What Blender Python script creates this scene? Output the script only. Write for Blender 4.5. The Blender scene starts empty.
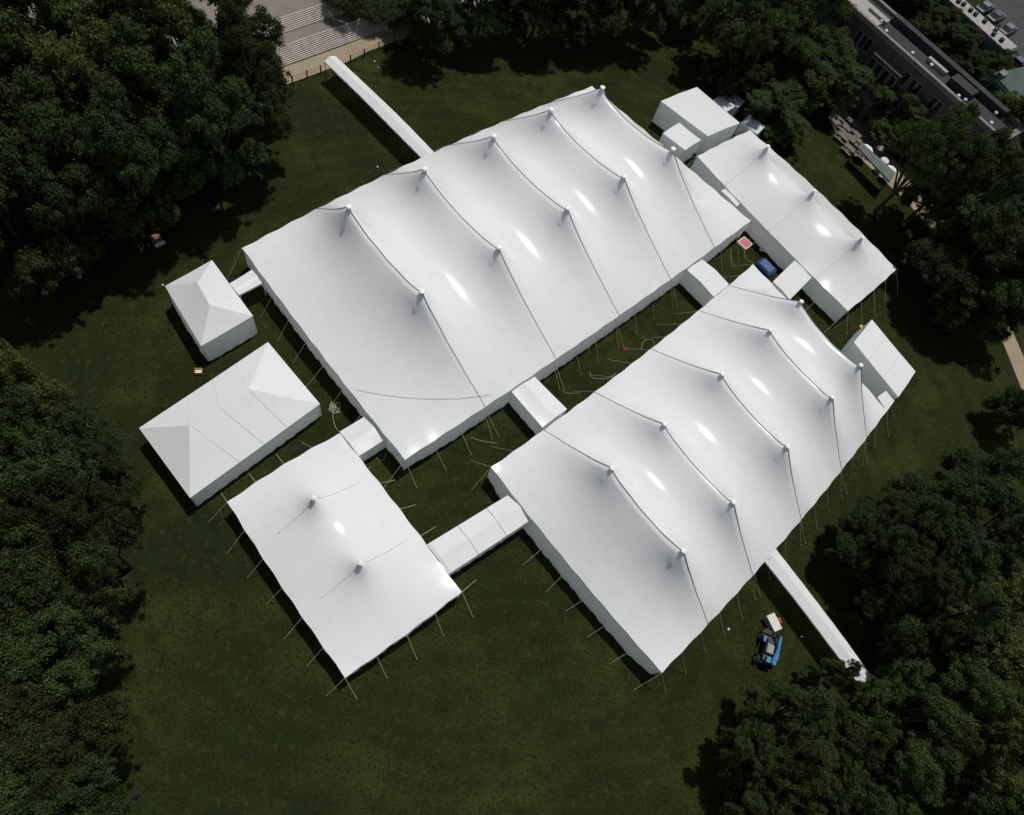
import bpy, math, random
import numpy as np
from mathutils import Vector, Matrix
random.seed(7); RNG = np.random.default_rng(7)
sc = bpy.context.scene
C = sc.collection

# ------------------------------------------------------------------ camera
CAM_H = 60.0
TILT, ROLL, FPX = 0.47351009, 0.40093553, 676.588
CX, CY = 512.0, 407.5

def ray(px, py):
    x, y = (px-CX)/FPX, -(py-CY)/FPX
    c, s = math.cos(ROLL), math.sin(ROLL)
    x, y = c*x-s*y, s*x+c*y
    c, s = math.cos(TILT), math.sin(TILT)
    return Vector((x, c*y+s, s*y-c))

def P(px, py, h=0.0):
    """world point at height h seen at that place of the photograph"""
    d = ray(px, py); t = (h-CAM_H)/d.z
    return Vector((d.x*t, d.y*t, h))

cam = bpy.data.cameras.new('camera'); camo = bpy.data.objects.new('camera', cam); C.objects.link(camo)
camo.matrix_world = Matrix.Translation((0, 0, CAM_H)) @ Matrix.Rotation(TILT, 4, 'X') @ Matrix.Rotation(ROLL, 4, 'Z')
cam.sensor_width = 36; cam.lens = FPX/1024*36; cam.clip_end = 3000; cam.clip_start = 0.5
sc.camera = camo

# ------------------------------------------------------------------ light
SUN_EL, SUN_AZ = math.radians(68), math.radians(10)
sdir = Vector((math.cos(SUN_EL)*math.sin(SUN_AZ), math.cos(SUN_EL)*math.cos(SUN_AZ), math.sin(SUN_EL)))
w = bpy.data.worlds.new('World'); sc.world = w; w.use_nodes = True
nt = w.node_tree; bg = nt.nodes['Background']
sky = nt.nodes.new('ShaderNodeTexSky'); sky.sky_type = 'NISHITA'; sky.sun_disc = False
sky.sun_elevation = SUN_EL; sky.sun_rotation = SUN_AZ
hz = nt.nodes.new('ShaderNodeHueSaturation'); hz.inputs['Saturation'].default_value = .55
nt.links.new(sky.outputs[0], hz.inputs['Color']); nt.links.new(hz.outputs[0], bg.inputs[0]); bg.inputs[1].default_value = 0.08
sl = bpy.data.lights.new('sun', 'SUN'); sl.energy = 4.2; sl.angle = math.radians(0.55); sl.color = (1, .975, .94)
so = bpy.data.objects.new('sun', sl); C.objects.link(so); so.rotation_euler = sdir.to_track_quat('Z', 'Y').to_euler()
so.location = (30, 50, 120)
sc.view_settings.view_transform = 'Standard'; sc.view_settings.look = 'None'
sc.view_settings.gamma = 1; sc.view_settings.exposure = -0.46
sc.cycles.max_bounces = 6; sc.cycles.transparent_max_bounces = 6

# ------------------------------------------------------------------ materials
def mat(name, col, rough=.7, spec=.3, noise=None, bump=None, transl=0, metal=0, rand=0, leafvar=0, coat=0, weld=False, mow=False):
    """noise = list of (scale, colour2, low, high) mixed one after another over the base colour"""
    m = bpy.data.materials.new(name); m.use_nodes = True
    n, l = m.node_tree.nodes, m.node_tree.links
    b = n['Principled BSDF']; out = n['Material Output']
    b.inputs['Roughness'].default_value = rough; b.inputs['Specular IOR Level'].default_value = spec
    b.inputs['Metallic'].default_value = metal
    if coat: b.inputs['Coat Weight'].default_value = coat; b.inputs['Coat Roughness'].default_value = .12
    geo = n.new('ShaderNodeNewGeometry')
    cur = n.new('ShaderNodeRGB'); cur.outputs[0].default_value = (*col, 1); cur = cur.outputs[0]
    for sc_, c2, lo, hi in (noise or []):
        t = n.new('ShaderNodeTexNoise'); t.inputs['Scale'].default_value = sc_; t.inputs['Detail'].default_value = 4
        l.new(geo.outputs['Position'], t.inputs['Vector'])
        r = n.new('ShaderNodeMapRange'); r.inputs[1].default_value = lo; r.inputs[2].default_value = hi
        l.new(t.outputs[0], r.inputs[0])
        mx = n.new('ShaderNodeMix'); mx.data_type = 'RGBA'
        l.new(r.outputs[0], mx.inputs[0]); l.new(cur, mx.inputs[6]); mx.inputs[7].default_value = (*c2, 1); cur = mx.outputs[2]
    if weld or mow:
        # weld: faint overlapped fabric joints every 1.5 m; mow: faint curved mower passes
        if weld:
            dt = n.new('ShaderNodeVectorMath'); dt.operation = 'DOT_PRODUCT'; l.new(geo.outputs['Position'], dt.inputs[0]); dt.inputs[1].default_value = (.495/1.52, .869/1.52, 0)
            src = dt.outputs['Value']
            fr = n.new('ShaderNodeMath'); fr.operation = 'FRACT'; l.new(src, fr.inputs[0])
            lt = n.new('ShaderNodeMath'); lt.operation = 'LESS_THAN'; l.new(fr.outputs[0], lt.inputs[0]); lt.inputs[1].default_value = .045; fac = lt.outputs[0]; k2 = .972
        else:
            ds = n.new('ShaderNodeVectorMath'); ds.operation = 'DISTANCE'; l.new(geo.outputs['Position'], ds.inputs[0]); ds.inputs[1].default_value = (-6, 30, 0)
            nz = n.new('ShaderNodeTexNoise'); nz.inputs['Scale'].default_value = .09; l.new(geo.outputs['Position'], nz.inputs['Vector'])
            ma = n.new('ShaderNodeMath'); ma.operation = 'MULTIPLY_ADD'; l.new(nz.outputs[0], ma.inputs[0]); ma.inputs[1].default_value = 9; l.new(ds.outputs['Value'], ma.inputs[2])
            si = n.new('ShaderNodeMath'); si.operation = 'MULTIPLY'; l.new(ma.outputs[0], si.inputs[0]); si.inputs[1].default_value = 2.6
            sn_ = n.new('ShaderNodeMath'); sn_.operation = 'SINE'; l.new(si.outputs[0], sn_.inputs[0])
            mr = n.new('ShaderNodeMapRange'); mr.inputs[1].default_value = -1; l.new(sn_.outputs[0], mr.inputs[0]); fac = mr.outputs[0]; k2 = .86
        hs2 = n.new('ShaderNodeHueSaturation'); hs2.inputs['Value'].default_value = k2; l.new(cur, hs2.inputs['Color'])
        mx = n.new('ShaderNodeMix'); mx.data_type = 'RGBA'; l.new(fac, mx.inputs[0]); l.new(cur, mx.inputs[6]); l.new(hs2.outputs[0], mx.inputs[7]); cur = mx.outputs[2]
    if rand or leafvar:
        hs = n.new('ShaderNodeHueSaturation'); l.new(cur, hs.inputs['Color']); val = None
        if rand:
            oi = n.new('ShaderNodeObjectInfo')
            r = n.new('ShaderNodeMapRange'); r.inputs[3].default_value = 1-rand; r.inputs[4].default_value = 1+rand
            l.new(oi.outputs['Random'], r.inputs[0]); val = r.outputs[0]
            r2 = n.new('ShaderNodeMapRange'); r2.inputs[3].default_value = .488; r2.inputs[4].default_value = .504
            l.new(oi.outputs['Random'], r2.inputs[0]); l.new(r2.outputs[0], hs.inputs['Hue'])
        if leafvar:
            r = n.new('ShaderNodeMapRange'); r.inputs[3].default_value = 1-leafvar; r.inputs[4].default_value = 1+leafvar
            l.new(geo.outputs['Random Per Island'], r.inputs[0])
            if val:
                mu = n.new('ShaderNodeMath'); mu.operation = 'MULTIPLY'; l.new(val, mu.inputs[0]); l.new(r.outputs[0], mu.inputs[1]); val = mu.outputs[0]
            else: val = r.outputs[0]
        l.new(val, hs.inputs['Value']); cur = hs.outputs[0]
    l.new(cur, b.inputs['Base Color'])
    if bump:
        t = n.new('ShaderNodeTexNoise'); t.inputs['Scale'].default_value = bump[0]; t.inputs['Detail'].default_value = 5
        l.new(geo.outputs['Position'], t.inputs['Vector'])
        bp = n.new('ShaderNodeBump'); bp.inputs['Strength'].default_value = bump[1]; bp.inputs['Distance'].default_value = bump[2]
        l.new(t.outputs[0], bp.inputs['Height']); l.new(bp.outputs[0], b.inputs['Normal'])
    if transl:
        tr = n.new('ShaderNodeBsdfTranslucent'); l.new(cur, tr.inputs[0])
        ms = n.new('ShaderNodeMixShader'); ms.inputs[0].default_value = transl
        l.new(b.outputs[0], ms.inputs[1]); l.new(tr.outputs[0], ms.inputs[2]); l.new(ms.outputs[0], out.inputs[0])
    return m

M = {}
M['vinyl'] = mat('white_vinyl', (.90, .905, .905), .20, .32, [(.12, (.85, .86, .862), .42, .7), (.9, (.84, .85, .852), .5, .8), (6, (.87, .875, .88), .5, .8)], (.9, .09, .10), .28, weld=True)
M['wallvinyl'] = mat('wall_vinyl', (.80, .83, .82), .5, .35, [(.8, (.75, .78, .77), .4, .8)], (1.6, .35, .12), .6)
M['cap'] = mat('cap_vinyl', (.84, .85, .86), .45, .3)
M['bounce_floor'] = mat('bounce_flooring', (.74, .73, .70), .8, .2)  # for the added tent floors, kept pale to bounce light inside
M['seam'] = mat('seam_webbing', (.20, .21, .21), .8, .2)
M['seamlite'] = mat('seam_stitching', (.62, .64, .64), .8, .2)
M['rope'] = mat('rope', (.50, .47, .34), .8, .2, [(3, (.36, .34, .25), .4, .7)])
M['steel'] = mat('steel', (.45, .46, .47), .4, .5, metal=.7)
M['grass'] = mat('lawn_grass', (.0265, .0355, .0082), .95, .05,
    [(.045, (.0165, .0240, .0064), .38, .60), (.13, (.0430, .0490, .0105), .46, .66), (.5, (.0195, .0260, .0070), .48, .66), (1.6, (.0410, .0440, .0150), .54, .70), (4, (.0135, .0185, .0055), .50, .66), (9, (.046, .050, .022), .60, .72), (15, (.008, .011, .0035), .50, .70)], (6, .9, .16), mow=True)
M['wood'] = mat('grove_floor', (.024, .027, .012), .95, .05, [(.3, (.045, .040, .025), .52, .8), (3, (.016, .018, .009), .45, .75)], (5, .6, .12))
M['tan'] = mat('tan_gravel', (.30, .24, .155), .9, .15, [(.4, (.25, .20, .14), .4, .7), (8, (.34, .28, .19), .5, .7)], (12, .3, .03))
M['paving'] = mat('stone_paving', (.20, .172, .145), .85, .2, [(.5, (.155, .14, .125), .4, .7), (7, (.22, .20, .18), .5, .75)], (10, .3, .03))
M['step'] = mat('step_stone', (.46, .41, .35), .85, .2, [(1.2, (.32, .30, .27), .4, .75)])
M['asphalt'] = mat('asphalt', (.05, .05, .052), .9, .2, [(.6, (.065, .065, .065), .4, .7)])
M['leaf'] = mat('broad_leaves', (.050, .072, .0195), .75, .14, transl=.25, rand=.34, leafvar=.4)
M['leafwarm'] = mat('warm_leaves', (.068, .082, .0210), .75, .14, transl=.25, rand=.34, leafvar=.4)
M['leafdark'] = mat('dark_leaves', (.037, .054, .0175), .75, .12, transl=.22, rand=.34, leafvar=.4)
M['bark'] = mat('bark', (.055, .046, .035), .9, .1, [(4, (.05, .042, .032), .4, .7)], (8, .6, .05))
M['stone'] = mat('grey_stone', (.095, .088, .084), .9, .15, [(1.2, (.07, .066, .063), .4, .7), (5, (.12, .11, .10), .5, .75)], (4, .4, .05))
M['trim'] = mat('pale_stone', (.20, .185, .17), .85, .2, [(2, (.15, .14, .125), .4, .7)])
M['roofdark'] = mat('dark_roofing', (.034, .033, .036), .85, .25, [(.5, (.048, .046, .049), .45, .7), (6, (.026, .025, .028), .5, .8)])
M['rooflight'] = mat('pale_roofing', (.34, .32, .31), .8, .25, [(1.5, (.27, .25, .24), .4, .7)])
M['roofgreen'] = mat('green_roofing', (.060, .085, .078), .8, .3, [(.8, (.045, .066, .06), .4, .7)])
M['teal'] = mat('teal_cladding', (.075, .150, .130), .7, .3, [(1, (.06, .115, .10), .4, .7)])
M['glass'] = mat('dark_glass', (.012, .013, .015), .2, .5)
M['blue'] = mat('blue_paint', (.028, .20, .38), .4, .5, [(4, (.02, .13, .26), .45, .7), (11, (.06, .09, .12), .58, .7)])
M['carpaint'] = mat('car_paint', (.10, .11, .13), .35, .5, rand=.6)
M['darkmetal'] = mat('dark_metal', (.025, .026, .03), .5, .4)
M['rubber'] = mat('tyre_rubber', (.02, .02, .02), .8, .2)
M['greypaint'] = mat('grey_paint', (.30, .30, .28), .6, .3, [(5, (.2, .2, .19), .5, .7)])
M['cream'] = mat('cream_board', (.62, .60, .50), .7, .3)
M['red'] = mat('red_plastic', (.45, .07, .05), .6, .3)
M['pink'] = mat('pink_cover', (.55, .17, .18), .8, .2, [(3, (.45, .13, .14), .4, .7)])
M['tarp'] = mat('blue_tarp', (.035, .065, .20), .5, .4, [(3, (.05, .09, .26), .45, .7)], (2.5, .5, .1))
M['yellow'] = mat('yellow_plastic', (.60, .42, .12), .6, .3)
M['timber'] = mat('weathered_timber', (.20, .175, .145), .85, .15, [(2, (.12, .105, .09), .4, .7)])
M['brown'] = mat('brown_timber', (.20, .11, .065), .8, .2)
M['whitepaint'] = mat('white_paint', (.72, .73, .74), .5, .4, [(1.5, (.6, .61, .62), .5, .8)])
M['greytrailer'] = mat('dusty_white_paint', (.62, .64, .66), .55, .3, [(1, (.5, .52, .54), .4, .7)])
M['parasol'] = mat('parasol_cloth', (.78, .78, .78), .8, .2)
M['canvas'] = mat('grey_green_canvas', (.13, .16, .145), .8, .2, [(1, (.10, .125, .115), .4, .7)])

# ------------------------------------------------------------------ building helpers
def tag(o, label=None, cat=None, group=None, kind=None):
    if label: o['label'] = label
    if cat: o['category'] = cat
    if group: o['group'] = group
    if kind: o['kind'] = kind
    return o

def empty(name, loc, label=None, cat=None, group=None):
    o = bpy.data.objects.new(name, None); o.location = Vector(loc); C.objects.link(o); o.empty_display_size = .5
    return tag(o, label, cat, group)

class MB:
    def __init__(s): s.v = []; s.f = []
    def add(s, vs, fs):
        k = len(s.v); s.v += [tuple(v) for v in vs]; s.f += [tuple(i+k for i in f) for f in fs]; return s
    def box(s, c, size, rz=0, tilt=None):
        R = Matrix.Rotation(rz, 3, 'Z')
        if tilt is not None: R = R @ tilt
        c = Vector(c); vs = []
        for z in (-.5, .5):
            for x, y in ((-.5, -.5), (.5, -.5), (.5, .5), (-.5, .5)):
                vs.append(c + R @ Vector((x*size[0], y*size[1], z*size[2])))
        return s.add(vs, [(3, 2, 1, 0), (4, 5, 6, 7), (0, 1, 5, 4), (1, 2, 6, 5), (2, 3, 7, 6), (3, 0, 4, 7)])
    def tube(s, pts, r, n=6, r1=None, caps=True):
        pts = [Vector(p) for p in pts]; m = len(pts); vs = []
        for i, p in enumerate(pts):
            d = (pts[min(i+1, m-1)]-pts[max(i-1, 0)]).normalized()
            a = d.cross(Vector((0, 0, 1)) if abs(d.z) < .9 else Vector((1, 0, 0))).normalized(); b = d.cross(a)
            rr = r if r1 is None else r+(r1-r)*i/(m-1)
            for k in range(n):
                t = 2*math.pi*k/n; vs.append(p+(a*math.cos(t)+b*math.sin(t))*rr)
        fs = [(i*n+k, i*n+(k+1) % n, (i+1)*n+(k+1) % n, (i+1)*n+k) for i in range(m-1) for k in range(n)]
        if caps: fs += [tuple(range(n))[::-1], tuple((m-1)*n+k for k in range(n))]
        return s.add(vs, fs)
    def lathe(s, c, prof, n=16):
        c = Vector(c); vs = [c+Vector((r*math.cos(2*math.pi*k/n), r*math.sin(2*math.pi*k/n), z)) for r, z in prof for k in range(n)]
        fs = [(i*n+k, i*n+(k+1) % n, (i+1)*n+(k+1) % n, (i+1)*n+k) for i in range(len(prof)-1) for k in range(n)]
        fs += [tuple(range(n))[::-1], tuple((len(prof)-1)*n+k for k in range(n))]
        return s.add(vs, fs)
    def prism(s, pts, z0, z1):
        n = len(pts)
        A = sum(pts[i][0]*pts[(i+1) % n][1]-pts[(i+1) % n][0]*pts[i][1] for i in range(n))
        if A < 0: pts = pts[::-1]
        vs = [(p[0], p[1], z0) for p in pts]+[(p[0], p[1], z1) for p in pts]
        return s.add(vs, [tuple(range(n))[::-1], tuple(range(n, 2*n))]+[(i, (i+1) % n, n+(i+1) % n, n+i) for i in range(n)])
    def build(s, name, m, parent=None, smooth=False):
        off = Vector((0, 0, 0)); q = parent
        while q is not None: off = off+q.location; q = q.parent
        me = bpy.data.meshes.new(name)
        me.from_pydata([(v[0]-off.x, v[1]-off.y, v[2]-off.z) for v in s.v], [], s.f)
        me.materials.append(m)
        if smooth: me.polygons.foreach_set('use_smooth', [True]*len(me.polygons))
        me.update()
        o = bpy.data.objects.new(name, me); C.objects.link(o)
        if parent is not None: o.parent = parent
        return o

def dup(root, loc, rz=0, scale=(1, 1, 1)):
    r = root.copy(); C.objects.link(r); r.location = loc; r.rotation_euler = (0, 0, rz); r.scale = scale
    for ch in list(root.children):
        c = ch.copy(); C.objects.link(c); c.parent = r
        for g in ch.children:
            d = g.copy(); C.objects.link(d); d.parent = c
    return r

def sheet(name, pts, z, m):
    mb = MB(); n = len(pts)
    A = sum(pts[i][0]*pts[(i+1) % n][1]-pts[(i+1) % n][0]*pts[i][1] for i in range(n))
    if A < 0: pts = pts[::-1]
    mb.add([(p[0], p[1], z) for p in pts], [tuple(range(n))])
    o = mb.build(name, m); bpy_tri(o); tag(o, kind='structure'); return o

def bpy_tri(o):
    import bmesh
    b = bmesh.new(); b.from_mesh(o.data); bmesh.ops.triangulate(b, faces=b.faces[:]); b.to_mesh(o.data); b.free()

# ------------------------------------------------------------------ the ground
G = 900
tag(MB().add([(-G, -G, 0), (G, -G, 0), (G, G, 0), (-G, G, 0)], [(0, 1, 2, 3)]).build('ground', M['wood']), kind='structure')
lawn_px = [(60, 240), (105, 180), (150, 142), (205, 112), (258, 95), (278, 87.6), (322, 71.5), (349, 61), (369, 51), (418, 33), (489, 2), (540, -18),
           (640, -30), (720, -10), (780, 45), (840, 120), (862, 160), (905, 200), (940, 240), (980, 300), (1004, 345), (1016, 400), (1030, 460), (1020, 560), (1030, 860),
           (700, 900), (300, 920), (60, 900), (-40, 700), (-30, 400), (10, 300)]
sheet('lawn', [P(x, y) for x, y in lawn_px], .004, M['grass'])
def ribbon(name, side_a, side_b, z, m):
    return sheet(name, [P(x, y) for x, y in side_a]+[P(x, y) for x, y in side_b][::-1], z, m)
ribbon('path', [(60, 240), (105, 180), (150, 142), (205, 112), (258, 95), (278, 87.6), (322, 71.5), (349, 61), (369, 51), (418, 33), (489, 2), (540, -20)],
       [(40, 200), (90, 150), (140, 117), (200, 92), (265, 73.6), (300, 61.5), (336, 48.5), (377, 33), (410, 18), (470, -10), (520, -35)], .010, M['tan'])
ribbon('path', [(838, 112), (862, 160), (905, 200), (925, 222), (960, 262), (985, 300), (1004, 345), (1024, 395)],
       [(862, 100), (884, 150), (920, 186), (941, 212), (975, 255), (1000, 295), (1014, 335), (1034, 380)], .010, M['tan'])
sheet('pavement', [P(x, y) for x, y in [(-30, 210), (40, 200), (90, 150), (140, 117), (200, 92), (265, 73.6), (200, -60), (-200, -60)]], .008, M['paving'])
sheet('forecourt', [P(x, y) for x, y in [(828, 118), (846, 150), (862, 160), (880, 140), (850, 96), (838, 100)]], .014, M['paving'])
sheet('road', [P(x, y) for x, y in [(985, 0), (960, -30), (1100, -60), (1200, 200), (1060, 120)]], .008, M['asphalt'])

# the two broad flights of steps at the top of the lawn
a, b = P(265, 73.6), P(377, 33); sd = (b-a).normalized(); sn = Vector((-sd.y, sd.x, 0))
dep = lambda px, py, h: (P(px, py, h)-a).dot(sn)
L0, L1 = -14.0, (P(430, 10)-a).dot(sd)
Z1, Z2 = 1.3, 2.3
d2, d3, d4 = dep(311, 35.5, Z1), dep(300, 28, Z1), dep(292, 13.5, Z2)
def slab(mb, da, db, z0, z1):
    mb.prism([a+sd*L0+sn*da, a+sd*L1+sn*da, a+sd*L1+sn*db, a+sd*L0+sn*db], z0, z1)
for n_, da, db, z0, z1 in ((10, .02, d2, 0, Z1), (8, d3, d4, Z1, Z2)):
    mb = MB()
    for i in range(n_):
        t0 = da+(db-da)*i/n_
        slab(mb, t0, t0+(db-da)/n_*1.0, 0 if i == 0 else z0, z0+(z1-z0)*(i+1)/n_)
    tag(mb.build('stairs', M['step']), kind='structure')
mb = MB(); slab(mb, d2+.003, d3-.003, 0, Z1); tag(mb.build('landing', M['paving']), kind='structure')
mb = MB(); slab(mb, d4+.003, d4+45, 0, Z2+.003); tag(mb.build('terrace', M['paving']), kind='structure')

# ------------------------------------------------------------------ tents
def lerp(a, b, t): return a+(b-a)*t

def side_curve(p, q, bulge, center, scal=0, ns=1):
    d = (q-p); n = Vector((d.y, -d.x, 0)).normalized()
    if (lerp(p, q, .5)-center).dot(n) < 0: n = -n
    def f(t):
        r = lerp(p, q, t)+n*(bulge*4*t*(1-t))
        s = math.sin(math.pi*t*ns)**2
        r = r-n*scal*s
        r.z -= scal*.55*s
        return r
    return f, n

def sidewall(parent, f, n, h, t0=0, t1=1, inset=.10, seed=0, billow=.12, panel=6.0, flare=0):
    L = (f(t1)-f(t0)).length; N = max(6, int(L/.35)); K = 7; mb = MB(); rr = random.Random(seed)
    ph = [rr.random()*6.28 for _ in range(4)]
    vs = []
    for k in range(K+1):
        z = k/K
        for i in range(N+1):
            s = i/N; t = t0+(t1-t0)*s; x = s*L
            p = f(t).copy(); e = min(1, 12*s*(1-s))
            o = -inset + e*(1-z)*z*4*billow*(.5+.5*math.sin(x*2*math.pi/panel+ph[0])) + e*.035*math.sin(x*5.2+ph[1]+z*1.5)*(1.2-z) + e*.02*math.sin(x*11+ph[2]) + e*flare*(1-z)
            pp = p+n*o; vs.append((pp.x, pp.y, .015+z*(p.z-.04)))
    fs = [(k*(N+1)+i, k*(N+1)+i+1, (k+1)*(N+1)+i+1, (k+1)*(N+1)+i) for k in range(K) for i in range(N)]
    mb.add(vs, fs); mb.build('sidewall', M['wallvinyl'], parent, True)

def guy(parent, top, foot, slack=0, r=.024, m=None):
    mb = MB(); pts = []
    for i in range(6):
        t = i/5; p = lerp(top, foot, t); p.z -= slack*4*t*(1-t); p.z = max(p.z, .03); pts.append(p)
    mb.tube(pts, r, 4)
    o = mb.build('guy_rope', m or M['rope'], parent)
    st = MB(); st.tube([foot+Vector((0, 0, -.1)), foot+Vector((0, 0, .12))], .028, 5); st.build('stake', M['rope'], o)
    return o

def guys(parent, f, n, ts, dist, double=(), rr=random.Random(3), skip=()):
    for t in ts:
        if any(a_ <= t <= b_ for a_, b_ in skip): continue
        p = f(t)+Vector((0, 0, .02)); foot = p+n*dist*rr.uniform(.85, 1.12); foot.z = 0
        tang = Vector((-n.y, n.x, 0))
        foot += tang*rr.uniform(-.25, .25)
        guy(parent, p, foot)
        if any(abs(t-d) < .02 for d in double):
            guy(parent, p+tang*.12, foot+tang*rr.uniform(.4, .7)+n*.2)

def pole_tent(name, label, c, h, mast_uv, mast_h, seam_u, bulges, nscal, walls, NU=110, NV=66, swap=False, group=None,
              guy_dist=2.2, skips={}, seamw=26.0, capr=.30, double_sides=(), seam_span=(0, 1), seam_mat='seam', inset=.10, k_sag=0, rot=.95, sc_amp=1.0, caph=.7, wvk=3.6, flares=(0, 0, 0, 0)):
    """c = four eave corners; u runs c0->c1 (long), v runs c0->c3"""
    ctr = sum(c, Vector((0, 0, 0)))/4
    base = Vector((ctr.x, ctr.y, 0)); root = empty(name, base, label, 'tent', group)
    sides = [side_curve(c[0], c[1], bulges[0], ctr, .07*sc_amp, nscal[0]), side_curve(c[1], c[2], bulges[1], ctr, .07*sc_amp, nscal[1]),
             side_curve(c[3], c[2], bulges[2], ctr, .07*sc_amp, nscal[0]), side_curve(c[0], c[3], bulges[3], ctr, .07*sc_amp, nscal[1])]
    v0, u1, v1, u0 = [s[0] for s in sides]
    us = np.linspace(0, 1, NU+1); vs_ = np.linspace(0, 1, NV+1)
    X = np.zeros((NU+1, NV+1, 3))
    A0 = np.array([v0(t) for t in us]); A1 = np.array([v1(t) for t in us]); B0 = np.array([u0(t) for t in vs_]); B1 = np.array([u1(t) for t in vs_])
    U = us[:, None, None]; V = vs_[None, :, None]; c0, c1, c2, c3 = [np.array(q) for q in c]
    X = (1-V)*A0[:, None]+V*A1[:, None]+(1-U)*B0[None]+U*B1[None]-((1-U)*(1-V)*c0+U*(1-V)*c1+U*V*c2+(1-U)*V*c3)
    Z = X[:, :, 2].copy()
    fixed = np.zeros(Z.shape, bool); fixed[0] = fixed[-1] = True; fixed[:, 0] = fixed[:, -1] = True
    du = (c[1]-c[0]).length/NU; dv = (c[3]-c[0]).length/NV
    wu = np.full((NU, NV+1), dv/du); wv = np.full((NU+1, NV), du/dv*wvk)
    seam_i = [int(round(s*NU)) for s in seam_u]
    for i in seam_i: wv[i, :] *= seamw/wvk**.5
    init = Z.mean(); Z[~fixed] = init+2.0
    for (u, v), mh in zip(mast_uv, mast_h):
        i, j = int(round(u*NU)), int(round(v*NV)); Z[i, j] = mh; fixed[i, j] = True
        for di, dj in ((1, 0), (-1, 0), (0, 1), (0, -1)):
            rr_ = (du if di else dv)
            Z[i+di, j+dj] = mh-rot*rr_*(1.0 if di else .8); fixed[i+di, j+dj] = True
    free = ~fixed
    den = np.zeros(Z.shape); den[:-1] += wu; den[1:] += wu; den[:, :-1] += wv; den[:, 1:] += wv
    cb = (np.add.outer(np.arange(NU+1), np.arange(NV+1)) % 2).astype(bool)
    for it in range(1500):
        for par in (cb, ~cb):
            S = np.zeros(Z.shape); S[:-1] += wu*Z[1:]; S[1:] += wu*Z[:-1]; S[:, :-1] += wv*Z[:, 1:]; S[:, 1:] += wv*Z[:, :-1]
            new = S/den; mk = free & par; Z[mk] += 1.85*(new[mk]-Z[mk])
    X[:, :, 2] = Z
    vs = [tuple(p) for p in X.reshape(-1, 3)]; W_ = NV+1
    fs = [(i*W_+j, (i+1)*W_+j, (i+1)*W_+j+1, i*W_+j+1) for i in range(NU) for j in range(NV)]
    if (c[1]-c[0]).cross(c[3]-c[0]).z < 0: fs = [f[::-1] for f in fs]
    cmb = MB(); cmb.add(vs, fs); can = cmb.build('canopy', M['vinyl'], root, True)
    # hanging valance all round
    ring = [A0[i] for i in range(NU)]+[B1[j] for j in range(NV)]+[A1[i] for i in range(NU, 0, -1)]+[B0[j] for j in range(NV, 0, -1)]
    nr = len(ring); vv = []
    for dz, sh in ((0, 0), (-.13, .0), (-.26, -.0)):
        for p in ring: vv.append((p[0], p[1], p[2]+dz))
    vmb = MB(); vmb.add(vv, [(k*nr+i, k*nr+(i+1) % nr, (k+1)*nr+(i+1) % nr, (k+1)*nr+i) for k in range(2) for i in range(nr)])
    vmb.build('valance', M['vinyl'], can, True)
    for i in seam_i:
        j0, j1 = int(seam_span[0]*NV), int(seam_span[1]*NV)
        # tubes sit on the crest of the canopy; they run eave to eave over both masts
        pts = [Vector(X[i, j])+Vector((0, 0, .012)) for j in range(j0, j1+1)]
        MB().tube(pts, .032, 5).build('seam', M[seam_mat], root, True)
    for (u, v), mh in zip(mast_uv, mast_h):
        i, j = int(round(u*NU)), int(round(v*NV)); q = Vector(X[i, j]); q.z = 0
        m = MB(); m.tube([q, q+Vector((0, 0, mh+.38*caph))], .09, 10); mo = m.build('mast', M['steel'], root, True)
        cp = MB(); cp.lathe(q+Vector((0, 0, mh)), [(capr*.5, -.1*caph), (capr*.55, .0), (capr*.7, .16*caph), (capr, .24*caph), (capr*.98, .31*caph), (capr*.5, .37*caph), (.02, .39*caph)], 18)
        cp.build('mast_cap', M['cap'], mo, True)
    fl = MB(); fl.prism([tuple(lerp(p, ctr, .03)) for p in c], .006, .05); fl.build('bounce_floor', M['bounce_floor'], root)  # unseen floor, added so bounced light makes canopy and walls glow
    wset = [(v0, sides[0][1]), (u1, sides[1][1]), (v1, sides[2][1]), (u0, sides[3][1])]
    for k, (f, n) in enumerate(wset):
        for (t0, t1) in walls[k]: sidewall(root, f, n, h, t0, t1, seed=len(label)+k, inset=inset, flare=flares[k])
        nn = nscal[0] if k % 2 == 0 else nscal[1]
        ts = [i/nn for i in range(0, nn+1)]
        guys(root, f, n, ts, guy_dist, double=(seam_u if k in double_sides else ()), rr=random.Random(k+len(label)), skip=skips.get(k, ()))
    return root, wset, X

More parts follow.
